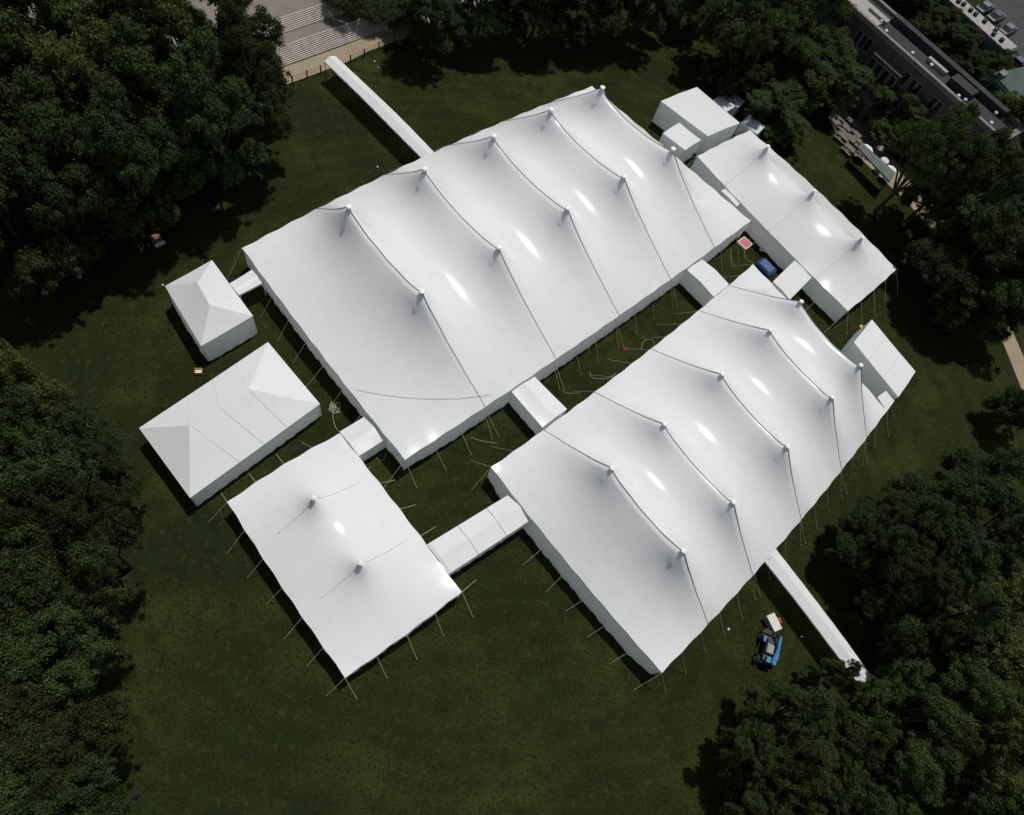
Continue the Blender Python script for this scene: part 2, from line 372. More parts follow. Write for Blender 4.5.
WALL = [(0, 1)]
HA = 3.0
cA = [P(242, 248, HA), P(592, 86, HA), P(751, 221, HA), P(405, 460, HA)]
uA = [.178, .36, .54, .708, .862]
tentA, sA, XA = pole_tent('pole_tent', 'largest white tent, ten masts in two rows, joined by the walkway from the stairs', cA, HA,
    [(u, .225) for u in uA]+[(u, .632) for u in uA], [9.35]*10, uA, (.9, .1, .35, .2), (17, 9), (WALL, WALL, WALL, WALL),
    NU=116, NV=62, wvk=6, flares=(0, 0, .25, 0), skips={3: [(.02, .12), (.78, .95)], 2: [(.20, .30), (.74, .82)]}, double_sides=(2,))
def proj(v):
    v = camo.matrix_world.inverted() @ Vector(v); return CX+FPX*v.x/-v.z, CY-FPX*v.y/-v.z
def surface_seam(root, X, pts):
    G_ = X.reshape(-1, 3); M_ = np.array(camo.matrix_world.inverted()); Q = G_ @ M_[:3, :3].T+M_[:3, 3]
    sx, sy = CX+FPX*Q[:, 0]/-Q[:, 2], CY-FPX*Q[:, 1]/-Q[:, 2]; out = []
    for i in range(len(pts)-1):
        for k in range(8):
            x = pts[i][0]+(pts[i+1][0]-pts[i][0])*k/8; y = pts[i][1]+(pts[i+1][1]-pts[i][1])*k/8
            w_ = 1/((sx-x)**2+(sy-y)**2+.3)**2; idx = np.argsort(-w_)[:6]; p = (G_[idx]*w_[idx, None]).sum(0)/w_[idx].sum(); out.append(Vector(p)+Vector((0, 0, .02)))
    o2 = [sum(out[max(0, i-4):i+5], Vector((0, 0, 0)))/len(out[max(0, i-4):i+5]) for i in range(len(out))]
    o2 = [Vector((p.x, p.y, max(p.z, q.z)+.05)) for p, q in zip(o2, out)]; o2 = [Vector((p.x, p.y, max(k.z for k in o2[max(0, i-2):i+3]))) for i, p in enumerate(o2)]
    MB().tube(o2, .022, 4).build('seam', M['seamlite'], root)
camo_inv_ready = bpy.context.view_layer.update()
surface_seam(tentA, XA, [(349, 388), (375, 393.5), (405, 398), (440, 399.5), (470, 398), (506, 392)])
HB = 2.8
cB = [P(491, 467, HB), P(753, 264, HB), P(887, 411, HB), P(662, 673, HB)]
uB = [.16, .33, .54, .745, .88]
tentB, sB, XB = pole_tent('pole_tent', 'second largest white tent, ten masts, nearest the blue boom lift', cB, HB,
    [(u, .330) for u in uB]+[(u, .706) for u in uB], [8.5]*10, uB, (-.45, .3, .55, .25), (15, 8), (WALL, WALL, WALL, WALL), capr=.24, caph=.4, wvk=5, sc_amp=.85, flares=(0, 0, 0, .35),
    NU=100, NV=56, skips={3: [(.15, .30)], 0: [(.13, .3), (.78, .9)], 1: [(.02, .15), (.85, 1)]}, double_sides=(2,))
HC = 2.4
cC = [P(227, 502, HC), P(345, 678, HC), P(462, 592, HC), P(340, 433, HC)]
tentC, sC, XC = pole_tent('pole_tent', 'white tent with two masts at the lower corner of the lawn, ringed by guy ropes', cC, HC,
    [(.285, .49), (.645, .49)], [5.6, 5.6], [.285, .645], (.15, .1, .12, .25), (6, 4), (WALL, WALL, WALL, WALL),
    NU=60, NV=40, skips={2: [(.72, .95)], 3: [(.9, 1)]}, seamw=2.5, wvk=.5, capr=.22, seam_span=(.18, .86), seam_mat='seamlite', guy_dist=1.9, rot=1.3)
HR = 2.6
cR = [P(697, 156, HR), P(848, 311, HR), P(897, 269, HR), P(750, 130, HR)]
tentR, sR, XR = pole_tent('pole_tent', 'long narrow white tent with three masts in line, beside the trees at the far side', cR, HR,
    [(.2, .5), (.5, .5), (.8, .5)], [6.3, 6.3, 6.3], [.2, .5, .8], (.25, .1, .5, .1), (8, 4), (WALL, WALL, WALL, WALL),
    NU=90, NV=38, skips={0: [(.22, .38), (.62, .8)]}, seamw=2.0, capr=.26, seam_mat='seamlite', guy_dist=2.2, rot=1.2, wvk=.35)

def frame_tent(name, label, cat, c, rise=.35, axis=0, cross=(), ridge=None, walls=(0, 1, 2, 3), group=None, seams=(), valance=.22, billow=.06, flare=0, seed=1, legs=True, wallmat=None, groove=0):
    """c = eave corners (left, top, right, bottom); ridge = two peak points, else a gable ridge along axis"""
    ctr = sum(c, Vector((0, 0, 0)))/4; root = empty(name, (ctr.x, ctr.y, 0), label, cat, group)
    if ridge is None:
        if axis == 0: r0, r1 = lerp(c[0], c[3], .5), lerp(c[1], c[2], .5)
        else: r0, r1 = lerp(c[0], c[1], .5), lerp(c[3], c[2], .5)
        r0 = r0+Vector((0, 0, rise)); r1 = r1+Vector((0, 0, rise))
    else: r0, r1 = ridge
    # r0 belongs with c0/c3 (axis 0) or c0/c1 (axis 1)
    if axis == 0: quads = [(c[0], c[1], r1, r0), (c[2], c[3], r0, r1), (c[3], c[0], r0, r0), (c[1], c[2], r1, r1)]
    else: quads = [(c[1], c[2], r1, r0), (c[3], c[0], r0, r1), (c[0], c[1], r0, r0), (c[2], c[3], r1, r1)]
    mb = MB(); N = 10
    rr = random.Random(seed)
    for q in quads:
        vs = []
        for k in range(N+1):
            for i in range(N+1):
                e = lerp(q[0], q[1], i/N); g = lerp(q[3], q[2], i/N); p = lerp(e, g, k/N).copy()
                p.z -= .05*math.sin(math.pi*k/N)*(1 if ridge else .4) + .03*math.sin(math.pi*i/N)**2*(1-k/N)
                vs.append(p)
        mb.add(vs, [(k*(N+1)+i, k*(N+1)+i+1, (k+1)*(N+1)+i+1, (k+1)*(N+1)+i) for k in range(N) for i in range(N)])
    can = mb.build('canopy', M['vinyl'], root)
    vb = MB(); 
    for i in range(4):
        p, q = c[i], c[(i+1) % 4]; vs = []
        for z in (0, -valance):
            for k in range(9):
                s = lerp(p, q, k/8); vs.append((s.x, s.y, s.z+z-.03*math.sin(math.pi*k/8)**2+.002))
        vb.add(vs, [(k, k+1, 9+k+1, 9+k) for k in range(8)])
    vb.build('valance', M['vinyl'], can)
    # seams where roof panels meet
    for i in (0, 1, 2, 3):
        pass
    for (p, q) in seams:
        MB().tube([p+Vector((0, 0, .015)), lerp(p, q, .5)+Vector((0, 0, -.03)), q+Vector((0, 0, .015))], .014, 4).build('seam', M['seamlite'], root)
    for k in walls:
        p, q = c[k], c[(k+1) % 4]; f, n = side_curve(p, q, 0, ctr)
        sidewall(root, f, n, p.z, 0, 1, inset=.06, seed=seed+k, billow=billow, panel=4, flare=flare)
    for t in cross:
        a_, b_ = (lerp(c[0], c[1], t), lerp(c[3], c[2], t)) if axis == 0 else (lerp(c[1], c[2], t), lerp(c[0], c[3], t))
        m_ = lerp(r0, r1, t); up = Vector((0, 0, .03)); MB().tube([a_+up, m_+up, b_+up], .02, 4).build('seam', M['seamlite'], root)
    fl = MB(); fl.prism([tuple(lerp(p, ctr, .05)) for p in c], .006, .04); fl.build('bounce_floor', M['bounce_floor'], root) if len(walls) > 1 else None  # same added, unseen floor to brighten the walls from inside
    if legs:
        for p in c:
            q = lerp(p, ctr, .12/(p-ctr).length*1.0); MB().tube([(q.x, q.y, 0), (q.x, q.y, p.z-.05)], .05, 6).build('leg', M['whitepaint'], root)
    return root

PX = lambda h, *pts: [P(x, y, h) for x, y in pts]
c1_ = PX(3.0, (165, 286), (212, 260), (253, 316), (201, 346))
frame_tent('frame_tent', 'small white hip-roofed tent with tall creased walls, topmost of the pair beside the largest tent', 'tent', c1_, axis=1,
    ridge=(P(197, 282.5, 4.6), P(209.5, 304.5, 4.6)), flare=.15, billow=.15, seed=4)
c2_ = PX(2.6, (139, 428), (268, 342), (320, 404), (190, 498))
r0, r1 = P(189, 425.5, 4.5), P(248.5, 389, 4.5)
frame_tent('frame_tent', 'long white hip-roofed tent with panel seams, between the small hipped tent and the two-mast tent', 'tent', c2_, axis=0,
    ridge=(r0, r1), seed=9, seams=[(lerp(c2_[0], c2_[1], .36), lerp(r0, r1, .02)), (lerp(c2_[0], c2_[1], .55), lerp(r0, r1, .5)), (lerp(c2_[0], c2_[1], .73), r1),
                                     (lerp(c2_[3], c2_[2], .36), lerp(r0, r1, .02)), (lerp(c2_[3], c2_[2], .55), lerp(r0, r1, .5)), (lerp(c2_[3], c2_[2], .73), r1)])
cS = PX(3.3, (661, 101), (697, 87), (740, 123), (708, 136))
frame_tent('frame_tent', 'white flat-topped kitchen tent with tall walls next to the three parked trailers', 'tent', cS, rise=.12, axis=1, seed=3)
cS2 = PX(3.0, (663, 133), (679.3, 122.6), (701, 140), (685.5, 150))
frame_tent('frame_tent', 'small square white tent squeezed between the largest tent and the flat-topped tent', 'tent', cS2, rise=.1, axis=1, seed=5)
cQ = PX(3.0, (854, 342), (872, 319.5), (915.5, 371.5), (898.5, 397))
frame_tent('frame_tent', 'white flat-topped tent with a long grey wall at the end of the second largest tent', 'tent', cQ, rise=.12, axis=1, seed=6, flare=.1, cross=(.33, .66))

grp = 'covered passages joining the tents'
def passage(label, h, pts, axis, walls, rise=.12, **k):
    return frame_tent('covered_passage', label, 'passage', PX(h, *pts), rise=rise, axis=axis, walls=walls, group=grp, legs=True, **k)
passage('short white covered passage from the small hipped tent to the largest tent', 2.25, [(229.5, 283.5), (252, 269.5), (264, 282), (239, 295)], 0, (0,))
passage('short white passage between the two-mast tent and the corner of the largest tent', 2.3, [(339.8, 431.5), (367, 415), (387, 438), (359, 456)], 0, (0, 2), seed=2)
passage('long white passage with roof seams from the two-mast tent to the second largest tent', 2.3, [(427, 544.5), (514.5, 491), (534, 517.7), (448.7, 574)], 0, (0, 2), rise=.3, seed=3, cross=(.02, .34, .67))
passage('white passage bridging the two largest tents near their lower ends', 2.4, [(511, 391), (534, 376), (567, 409), (542.5, 427.5)], 1, (1, 3), rise=.2, seed=4)
passage('white passage bridging the two largest tents near the pink-topped bin', 2.4, [(686, 269), (701, 258), (729, 284), (714, 297)], 0, (1, 3), rise=.2, seed=5)
passage('white passage from the second largest tent to the three-mast tent beside the blue tarp', 2.4, [(773, 281.5), (803, 252), (820, 269), (790, 299.5)], 0, (0, 2), seed=6)
passage('low white passage between the largest tent and the three-mast tent', 2.4, [(721, 190.5), (731.5, 185.5), (746, 197.5), (737, 206.5)], 0, (0, 2), rise=.1, seed=7)
passage('tiny white porch joining the second largest tent to the flat-topped tent at its end', 2.4, [(877.5, 397), (888.7, 388.5), (897, 396.5), (887, 411)], 1, (1, 3), rise=.1, seed=8)

def walkway(label, h, left, right, rise=.3, nb=6, group='open-sided walkway canopies'):
    Ls = [P(x, y, h) for x, y in left]; Rs = [P(x, y, h) for x, y in right]
    def samp(A, t):
        s = t*(len(A)-1); i = min(int(s), len(A)-2); u = s-i
        p0, p1, p2, p3 = A[max(i-1, 0)], A[i], A[i+1], A[min(i+2, len(A)-1)]
        return .5*((2*p1)+(p2-p0)*u+(2*p0-5*p1+4*p2-p3)*u*u+(3*p1-p0-3*p2+p3)*u**3)
    c = lerp(Ls[0], Rs[-1], .5); root = empty('walkway_canopy', (c.x, c.y, 0), label, 'walkway', group)
    N = nb*4; mb = MB(); vs = []
    for i in range(N+1):
        t = i/N; l, r = samp(Ls, t), samp(Rs, t); m = lerp(l, r, .5)+Vector((0, 0, rise)); sag = Vector((0, 0, -.03*math.sin(math.pi*(t*nb % 1))))
        vs += [l+Vector((0, 0, -.2)), l+sag, m+sag, r+sag, r+Vector((0, 0, -.2))]
    fs = []
    for i in range(N):
        for k in range(4): fs.append((i*5+k, i*5+k+1, (i+1)*5+k+1, (i+1)*5+k))
    mb.add(vs, fs)
    mb.build('canopy', M['vinyl'], root)
    wb = MB(); K = nb*8; vs = []
    for z in (.02, .5, 1):
        for i in range(K+1):
            p = samp(Rs, i/K); q = lerp(p, samp(Ls, i/K), .035+.012*math.sin(i*1.9)*(1.3-z)); vs.append((q.x, q.y, z*(h-.1)))
    wb.add(vs, [(k*(K+1)+i, k*(K+1)+i+1, (k+1)*(K+1)+i+1, (k+1)*(K+1)+i) for k in range(2) for i in range(K)]); wb.build('sidewall', M['wallvinyl'], root, True)
    for i in range(nb+1):
        for A in (Ls, Rs):
            p = samp(A, i/nb); q = lerp(p, c, 0); q = lerp(q, lerp(samp(Ls, i/nb), samp(Rs, i/nb), .5), .06)
            MB().tube([(q.x, q.y, 0), (q.x, q.y, h-.03)], .045, 6).build('leg', M['darkmetal'], root)
        p, q = samp(Ls, i/nb), samp(Rs, i/nb); m = lerp(p, q, .5)+Vector((0, 0, rise-.06)); dz = Vector((0, 0, -.07))
        MB().tube([p+dz, m, q+dz], .03, 5).build('rafter', M['steel'], root)
    return root
walkway('long thin white walkway canopy from the stone stairs to the largest tent', 2.5,
    [(324.3, 61), (356, 91.5), (389.7, 125.5), (422, 158)],
    [(335.5, 56), (367, 85.5), (400, 117), (436, 154)], nb=8)
walkway('white walkway canopy running into the trees past the blue boom lift', 2.3,
    [(764, 560), (798, 603), (829, 644), (859, 684)],
    [(774.5, 547), (808.7, 591), (842, 635), (873, 678)], nb=7)

# ropes lying on the grass
def ground_rope(label, pts, r=.018, group='loose ropes left lying on the grass'):
    w_ = [P(x, y, .03) for x, y in pts]; sm = []
    for i in range(len(w_)-1):
        p0, p1, p2, p3 = w_[max(i-1, 0)], w_[i], w_[i+1], w_[min(i+2, len(w_)-1)]
        for k in range(5):
            u = k/5; sm.append(.5*((2*p1)+(p2-p0)*u+(2*p0-5*p1+4*p2-p3)*u*u+(3*p1-p0-3*p2+p3)*u**3))
    sm.append(w_[-1]); b_ = sm[0].copy()
    o = MB().tube([p for p in sm], r, 4).build('rope', M['rope']); tag(o, label, 'rope', group); return o
rr = random.Random(5)
coil = []
for i in range(26): coil.append((335+rr.uniform(-5.5, 5.5), 407+rr.uniform(-6, 6)))
ground_rope('tangled heap of pale rope on the grass beside the passage of the two-mast tent', coil+[(333, 418), (336, 428), (340, 432)])
for lab, p_ in (('pale rope lying from a stake of the largest tent towards the lower bridging passage', [(471, 437), (482, 441), (497, 443)]),
    ('pale rope on the grass just above the lower bridging passage, under the bright tent wall', [(563, 390), (566, 393), (580, 393)]),
    ('pale rope in a bent line midway along the gap between the two largest tents', [(590, 372), (593, 378), (608, 378), (616, 373)]),
    ('looped pale rope by the edge of the second largest tent, near the red straps', [(641, 349), (644, 341), (652, 340), (655, 347)]),
    ('pale rope lying from the pink-topped bin towards the blue tarp', [(744.5, 251), (745, 257), (748, 260), (754, 263)]),
    ('pale rope lying on the grass below the wall beside the pink-topped bin', [(731, 249), (731.5, 262), (735, 266)]),
    ('curled pale rope end by the wall of the short passage at the two-mast tent', [(377, 457), (380, 461), (384, 459), (386, 453)]),
    ('short curled pale rope beside the edge of the two-mast tent', [(367, 468), (369, 469), (371, 466)])):
    ground_rope(lab, p_)

# ------------------------------------------------------------------ small things on the lawn
def thing_box(name, label, cat, px, py, size, rz, m, top=None, group=None):
    p = P(px, py, size[2]/2); root = empty(name, (p.x, p.y, 0), label, cat, group)
    return root, p
# pink topped bin
p = P(744.5, 243.5, .2); rz = math.atan2((cB[1]-cB[0]).y, (cB[1]-cB[0]).x)
root = empty('bin', (p.x, p.y, 0), 'square cream-edged bin with a pink cover on the grass by the blue tarp', 'bin')
mb = MB(); mb.box((p.x, p.y, .05), (1.3, 1.3, .08), rz)
for s in (-1, 1):
    R = Matrix.Rotation(rz, 3, 'Z'); o_ = R @ Vector((s*.66, 0, 0)); mb.box((p.x+o_.x, p.y+o_.y, .18), (.12, 1.39, .34), rz)
    o_ = R @ Vector((0, s*.66, 0)); mb.box((p.x+o_.x, p.y+o_.y, .178), (1.25, .12, .33), rz)
mb.build('bin_wall', M['cream'], root)
mb = MB(); mb.box((p.x, p.y, .26), (1.19, 1.19, .1), rz); mb.build('cover', M['pink'], root)
# blue tarp over a table
p = P(767.5, 265.5, .8); root = empty('covered_table', (p.x, p.y, 0), 'trestle table under a blue tarp near the corner of the second largest tent', 'table')
rzb = rz-.05; R = Matrix.Rotation(rzb, 3, 'Z')
mb = MB(); N = 12; vs = []
LW, LD = 1.45, 2.25
for i in range(N+1):
    for j in range(N+1):
        x, y = (i/N-.5)*LW, (j/N-.5)*LD
        e = min(i, N-i, j, N-j); z = .86 if e >= 2 else (.80 if e == 1 else .35)
        z += .03*math.sin(i*1.7+j)*math.cos(j*1.3)
        k = 1.0 if e else 1.03
        q = R @ Vector((x*k, y*k, 0)); vs.append((p.x+q.x, p.y+q.y, z))
mb.add(vs, [(i*(N+1)+j, (i+1)*(N+1)+j, (i+1)*(N+1)+j+1, i*(N+1)+j+1) for i in range(N) for j in range(N)])
mb.build('tarp', M['tarp'], root, True)
for sx in (-1, 1):
    for sy in (-1, 1):
        q = R @ Vector((sx*.55, sy*.95, 0)); MB().tube([(p.x+q.x, p.y+q.y, 0), (p.x+q.x, p.y+q.y, .70)], .035, 6).build('leg', M['steel'], root)
mb = MB(); mb.box((p.x, p.y, .72), (1.1, 1.8, .03), rzb); mb.build('tabletop', M['brown'], root)
def bag(px, py, label, m, s=.3, cat='bag', name='bag'):
    p = P(px, py, s*.3); mb = MB(); mb.lathe((p.x, p.y, 0), [(s*.75, 0), (s, s*.25), (s*.85, s*.6), (s*.35, s*.85), (s*.12, s*1.0)], 9)
    mb.v = [(x+(.2*s*math.sin(7*x+3*z)), y+(.2*s*math.cos(5*y)), z) for x, y, z in mb.v]
    o = mb.build(name, m, None, True); tag(o, label, cat); return o
bag(762, 249.5, 'small pale bag on the grass just above the blue tarp', M['cream'], .3)
bag(861, 326.5, 'small yellow bag beside the ropes near the flat-topped tent at the end', M['yellow'], .25)
# yellow crate
p = P(198.5, 371, .25); root = empty('crate', (p.x, p.y, 0), 'yellow open crate alone on the grass by the corner of the small hipped tent', 'crate')
mb = MB(); mb.box((p.x, p.y, .03), (.6, .5, .05), .5)
R = Matrix.Rotation(.5, 3, 'Z')
for s in (-1, 1):
    o_ = R @ Vector((s*.29, 0, 0)); mb.box((p.x+o_.x, p.y+o_.y, .2), (.04, .5, .32), .5)
    o_ = R @ Vector((0, s*.24, 0)); mb.box((p.x+o_.x, p.y+o_.y, .199), (.53, .04, .318), .5)
mb.build('crate_body', M['yellow'], root)
mb = MB(); mb.box((p.x, p.y, .12), (.5, .4, .1), .5); mb.build('filling', M['cream'], root)
# person-free heap: brown box and white board at the grove's edge
p = P(156, 238.5, .3); root = empty('wooden_box', (p.x, p.y, 0), 'reddish brown wooden box on the lawn at the shadow edge of the grove', 'box')
mb = MB(); mb.box((p.x, p.y, .26), (.9, .6, .5), .8); mb.build('box_body', M['brown'], root)
mb = MB(); mb.box((p.x, p.y, .54), (.96, .66, .05), .8); mb.build('lid', M['brown'], root)
p = P(160, 244, .1); root = empty('board', (p.x, p.y, 0), 'white board lying on the grass beside the reddish brown box', 'board')
mb = MB(); mb.box((p.x, p.y, .09), (1.0, .42, .05), 1.1); mb.build('panel', M['whitepaint'], root)
mb = MB()
for s in (-.35, .35): mb.box((p.x+s*math.cos(1.1), p.y+s*math.sin(1.1), .03), (.06, .4, .06), 1.1)
mb.build('batten', M['brown'], root)
# red straps
for k, (px, py, lab) in enumerate([(624, 350, 'bundle of red straps on the grass between the two largest tents'), ]):
    p = P(px, py, .05); rr = random.Random(k); pts = [Vector((p.x+rr.uniform(-.5, .5), p.y+rr.uniform(-.3, .3), rr.uniform(.03, .12))) for _ in range(12)]
    tag(MB().tube(pts, .035, 4).build('strap_bundle', M['red']), lab, 'strap')
# scraps of paper
for px, py, lab in ((374.5, 61.5, 'scrap of white paper on the lawn nearest the stairs, upper of the two'), (378.5, 67.5, 'crumpled white bag on the lawn below the fence, lower of the two'),
                    (377.5, 166.8, 'scrap of white litter on the grass by the edge of the largest tent'), (728.5, 629, 'small white bag on the grass at the left of the blue boom lift'), (802, 636.5, 'small white bag at the shaded side of the walkway near the blue boom lift'),
                    (163, 285, 'scrap of pale litter on the open lawn above the small hipped tent')):
    bag(px, py, lab, M['whitepaint'], .11, 'litter', 'litter')

# ---- blue boom lift
bp = P(766.5, 650, .6)
bdir = (P(772, 630)-P(764, 668)).normalized(); ba = math.atan2(bdir.y, bdir.x)
root = empty('boom_lift', (bp.x, bp.y, 0), 'blue boom lift with black wheels standing on the grass beside the walkway canopy', 'boom lift')
R = Matrix.Rotation(ba, 3, 'Z')
def L(x, y, z): v = R @ Vector((x, y, 0)); return Vector((bp.x+v.x, bp.y+v.y, z))
def lb(mb, x, y, z, s): return mb.box(L(x, y, z), s, ba)
mb = MB(); lb(mb, 0, 0, .55, (2.5, .8, .28)); lb(mb, 1.05, 0, .5, (.3, 1.1, .2)); lb(mb, -1.05, 0, .5, (.3, 1.1, .2)); mb.build('chassis', M['darkmetal'], root)
for sx in (-1.05, 1.05):
    for sy in (-.66, .66):
        mb = MB(); n = 18; pr = []
        c0 = L(sx, sy, .42); ax = (R @ Vector((0, 1, 0)))
        def disc(mb, r, w2, n=18):
            vs = []
            ex = R @ Vector((1, 0, 0))
            for s_, rr_ in ((-w2, r*.8), (-w2, r), (w2, r), (w2, r*.8)):
                for k in range(n):
                    t = 2*math.pi*k/n; vs.append(c0+ax*s_+ex*(rr_*math.cos(t))+Vector((0, 0, rr_*math.sin(t))))
            fs = [(i*n+k, i*n+(k+1) % n, (i+1)*n+(k+1) % n, (i+1)*n+k) for i in range(3) for k in range(n)]+[tuple(range(n))[::-1], tuple(3*n+k for k in range(n))]
            mb.add(vs, fs)
        disc(mb, .42, .15); wh = mb.build('wheel', M['rubber'], root)
        mb = MB(); disc(mb, .2, .165); mb.build('rim', M['greypaint'], wh)
mb = MB(); lb(mb, -.1, -.1, .86, (1.9, 1.0, .3)); mb.build('turntable', M['darkmetal'], root)
mb = MB(); lb(mb, 0, .05, 1.2, (.8, .62, .42)); lb(mb, 0, .05, 1.43, (.7, .5, .06)); mb.build('engine_cover', M['greypaint'], root)
mb = MB(); lb(mb, -.05, -.62, 1.15, (1.35, .34, .6)); lb(mb, -.95, -.28, 1.12, (.5, .9, .5)); lb(mb, .75, .62, 1.0, (.5, .2, .35)); mb.build('bodywork', M['blue'], root)
mb = MB(); mb.tube([L(-1.15, -.3, 1.45), L(.2, -.5, 1.72), L(1.3, -.5, 1.75)], .13, 8); mb.build('boom', M['blue'], root)
mb = MB(); mb.tube([L(1.3, -.5, 1.75), L(1.6, -.2, .8)], .08, 6); mb.tube([L(-.4, .35, .98), L(.9, .3, 1.25)], .06, 6); mb.build('jib_arm', M['darkmetal'], root)
mb = MB(); lb(mb, 1.62, .05, .62, (.35, 1.15, .08)); mb.tube([L(1.75, -.6, 1.0), L(1.75, .6, 1.0)], .035, 5); mb.tube([L(1.75, -.6, .6), L(1.75, -.6, 1.0)], .03, 5); mb.tube([L(1.75, .6, .6), L(1.75, .6, 1.0)], .03, 5)
mb.build('platform', M['darkmetal'], root)
cv_ = P(776.8, 628)-P(771.5, 617.5); cdir = math.atan2(cv_.y, cv_.x)
p = P(774.2, 622.2, .9); root = empty('utility_box', (p.x, p.y, 0), 'cream flat-lidded box standing at the front end of the blue boom lift', 'box')
mb = MB(); mb.box((p.x, p.y, .45), (1.25, .7, .86), cdir); mb.build('box_body', M['greypaint'], root)
mb = MB(); mb.box((p.x, p.y, .92), (1.5, .86, .07), cdir); mb.build('lid', M['cream'], root)
p = P(778.5, 620.5, .3); root = empty('fuel_can', (p.x, p.y, 0), 'red fuel can against the cream box by the blue boom lift', 'can')
mb = MB(); mb.box((p.x, p.y, .25), (.45, .3, .48), cdir); mb.build('can_body', M['red'], root)
mb = MB(); mb.tube([(p.x-.1, p.y, .5), (p.x-.1, p.y, .6), (p.x+.12, p.y, .6), (p.x+.12, p.y, .5)], .03, 5); mb.build('handle', M['red'], root)

# ---- three trailers in the shade
def trailer(px0, py0, px1, py1, label, wid=1.9, hh=2.4):
    a_, b_ = P(px0, py0, hh), P(px1, py1, hh); a_.z = b_.z = 0; m_ = lerp(a_, b_, .5); d = b_-a_; an = math.atan2(d.y, d.x); Ln = d.length
    root = empty('box_trailer', m_, label, 'trailer', 'trailers parked behind the kitchen tent')
    R = Matrix.Rotation(an, 3, 'Z')
    def Q(x, y, z): v = R @ Vector((x, y, 0)); return Vector((m_.x+v.x, m_.y+v.y, z))
    mb = MB(); mb.box(Q(0, 0, 1.45), (Ln, wid, 1.9), an); mb.build('body', M['greytrailer'], root)
    mb = MB(); mb.box(Q(0, 0, 2.43), (Ln+.06, wid+.06, .05), an); mb.box(Q(0, 0, 2.5), (.5, .5, .1), an); mb.build('roof', M['greytrailer'], root)
    mb = MB(); mb.box(Q(-Ln/2-.012, 0, 1.4), (.03, wid*.8, 1.6), an); mb.build('door', M['whitepaint'], root)
    for sy in (-1, 1):
        mb = MB(); mb.tube([Q(0, sy*(wid/2-.02), .33), Q(0, sy*(wid/2+.16), .33)], .33, 14); mb.build('wheel', M['rubber'], root)
    mb = MB(); mb.tube([Q(Ln/2, -.5, .5), Q(Ln/2+1.1, 0, .48), Q(Ln/2, .5, .5)], .05, 5); mb.tube([Q(Ln/2+1, 0, .0), Q(Ln/2+1, 0, .6)], .04, 5); mb.build('drawbar', M['darkmetal'], root)
trailer(717.5, 97.5, 731, 109, 'grey-white box trailer close behind the flat-topped kitchen tent, nearer its wall')
trailer(727.5, 94.5, 741, 104.5, 'grey-white box trailer in deep shade, farthest from the flat-topped tent of the three')
trailer(745, 119, 761, 130.5, 'grey-white box trailer standing apart beside the end of the three-mast tent', 2.2)

# ---- fence along the path
f1 = empty('path_fence', P(307, 76), 'low dark post and rail fence along the path, by the big overhanging tree', 'fence')
f2 = empty('path_fence', P(360, 56), 'low dark post and rail fence along the path, below the shaded bushes', 'fence')
for root, pts in ((f1, [(262, 95), (278, 88.5), (292.6, 83), (307.3, 77.5), (321, 72.5)]), (f2, [(350.5, 62), (364.5, 56), (379, 49), (395, 42.5)])):
    W_ = [P(x, y) for x, y in pts]
    for q in W_:
        mb = MB(); mb.tube([q, q+Vector((0, 0, .9))], .09, 8); mb.lathe(q+Vector((0, 0, .88)), [(.11, 0), (.11, .06), (.04, .12)], 8); mb.build('post', M['darkmetal'], root)
    for z in (.45, .8): MB().tube([q+Vector((0, 0, z)) for q in W_], .02, 5).build('rail', M['darkmetal'], root)

# ------------------------------------------------------------------ trees
def leaf_mesh(name, clumps, per, leaf, seed, m, flat=.75):
    rng = np.random.default_rng(seed); cs = []; 
    V = []; 
    for (cx, cy, cz, r) in clumps:
        n = int(per*(r/1.0)**2)
        d = rng.normal(size=(n, 3)); d /= np.linalg.norm(d, axis=1)[:, None]
        d[:, 2] = np.where(d[:, 2] < -.35, -d[:, 2], d[:, 2])
        rad = r*(.45+.80*rng.random(n)**1.4)[:, None]*(1+.22*np.sin(d[:, :1]*5+cx*3)*np.cos(d[:, 1:2]*6+cy*2))
        p = d*rad*np.array([1, 1, flat])+np.array([cx, cy, cz])
        nrm = d+rng.normal(size=(n, 3))*.55+np.array([0, 0, .35]); nrm /= np.linalg.norm(nrm, axis=1)[:, None]
        t = np.cross(nrm, rng.normal(size=(n, 3))); t /= np.linalg.norm(t, axis=1)[:, None]; b_ = np.cross(nrm, t)
        s = (leaf*(.6+.8*rng.random(n)))[:, None]
        q = np.stack([p-t*s, p-b_*s*.55, p+t*s, p+b_*s*.55], 1)
        V.append(q.reshape(-1, 3))
    V = np.concatenate(V); n = len(V)//4
    me = bpy.data.meshes.new(name)
    me.vertices.add(len(V)); me.vertices.foreach_set('co', V.astype(np.float32).ravel())
    me.loops.add(n*4); me.loops.foreach_set('vertex_index', np.arange(n*4, dtype=np.int32))
    me.polygons.add(n); me.polygons.foreach_set('loop_start', np.arange(0, n*4, 4, dtype=np.int32)); me.polygons.foreach_set('loop_total', np.full(n, 4, dtype=np.int32))
    me.update(calc_edges=True); me.materials.append(m); return me

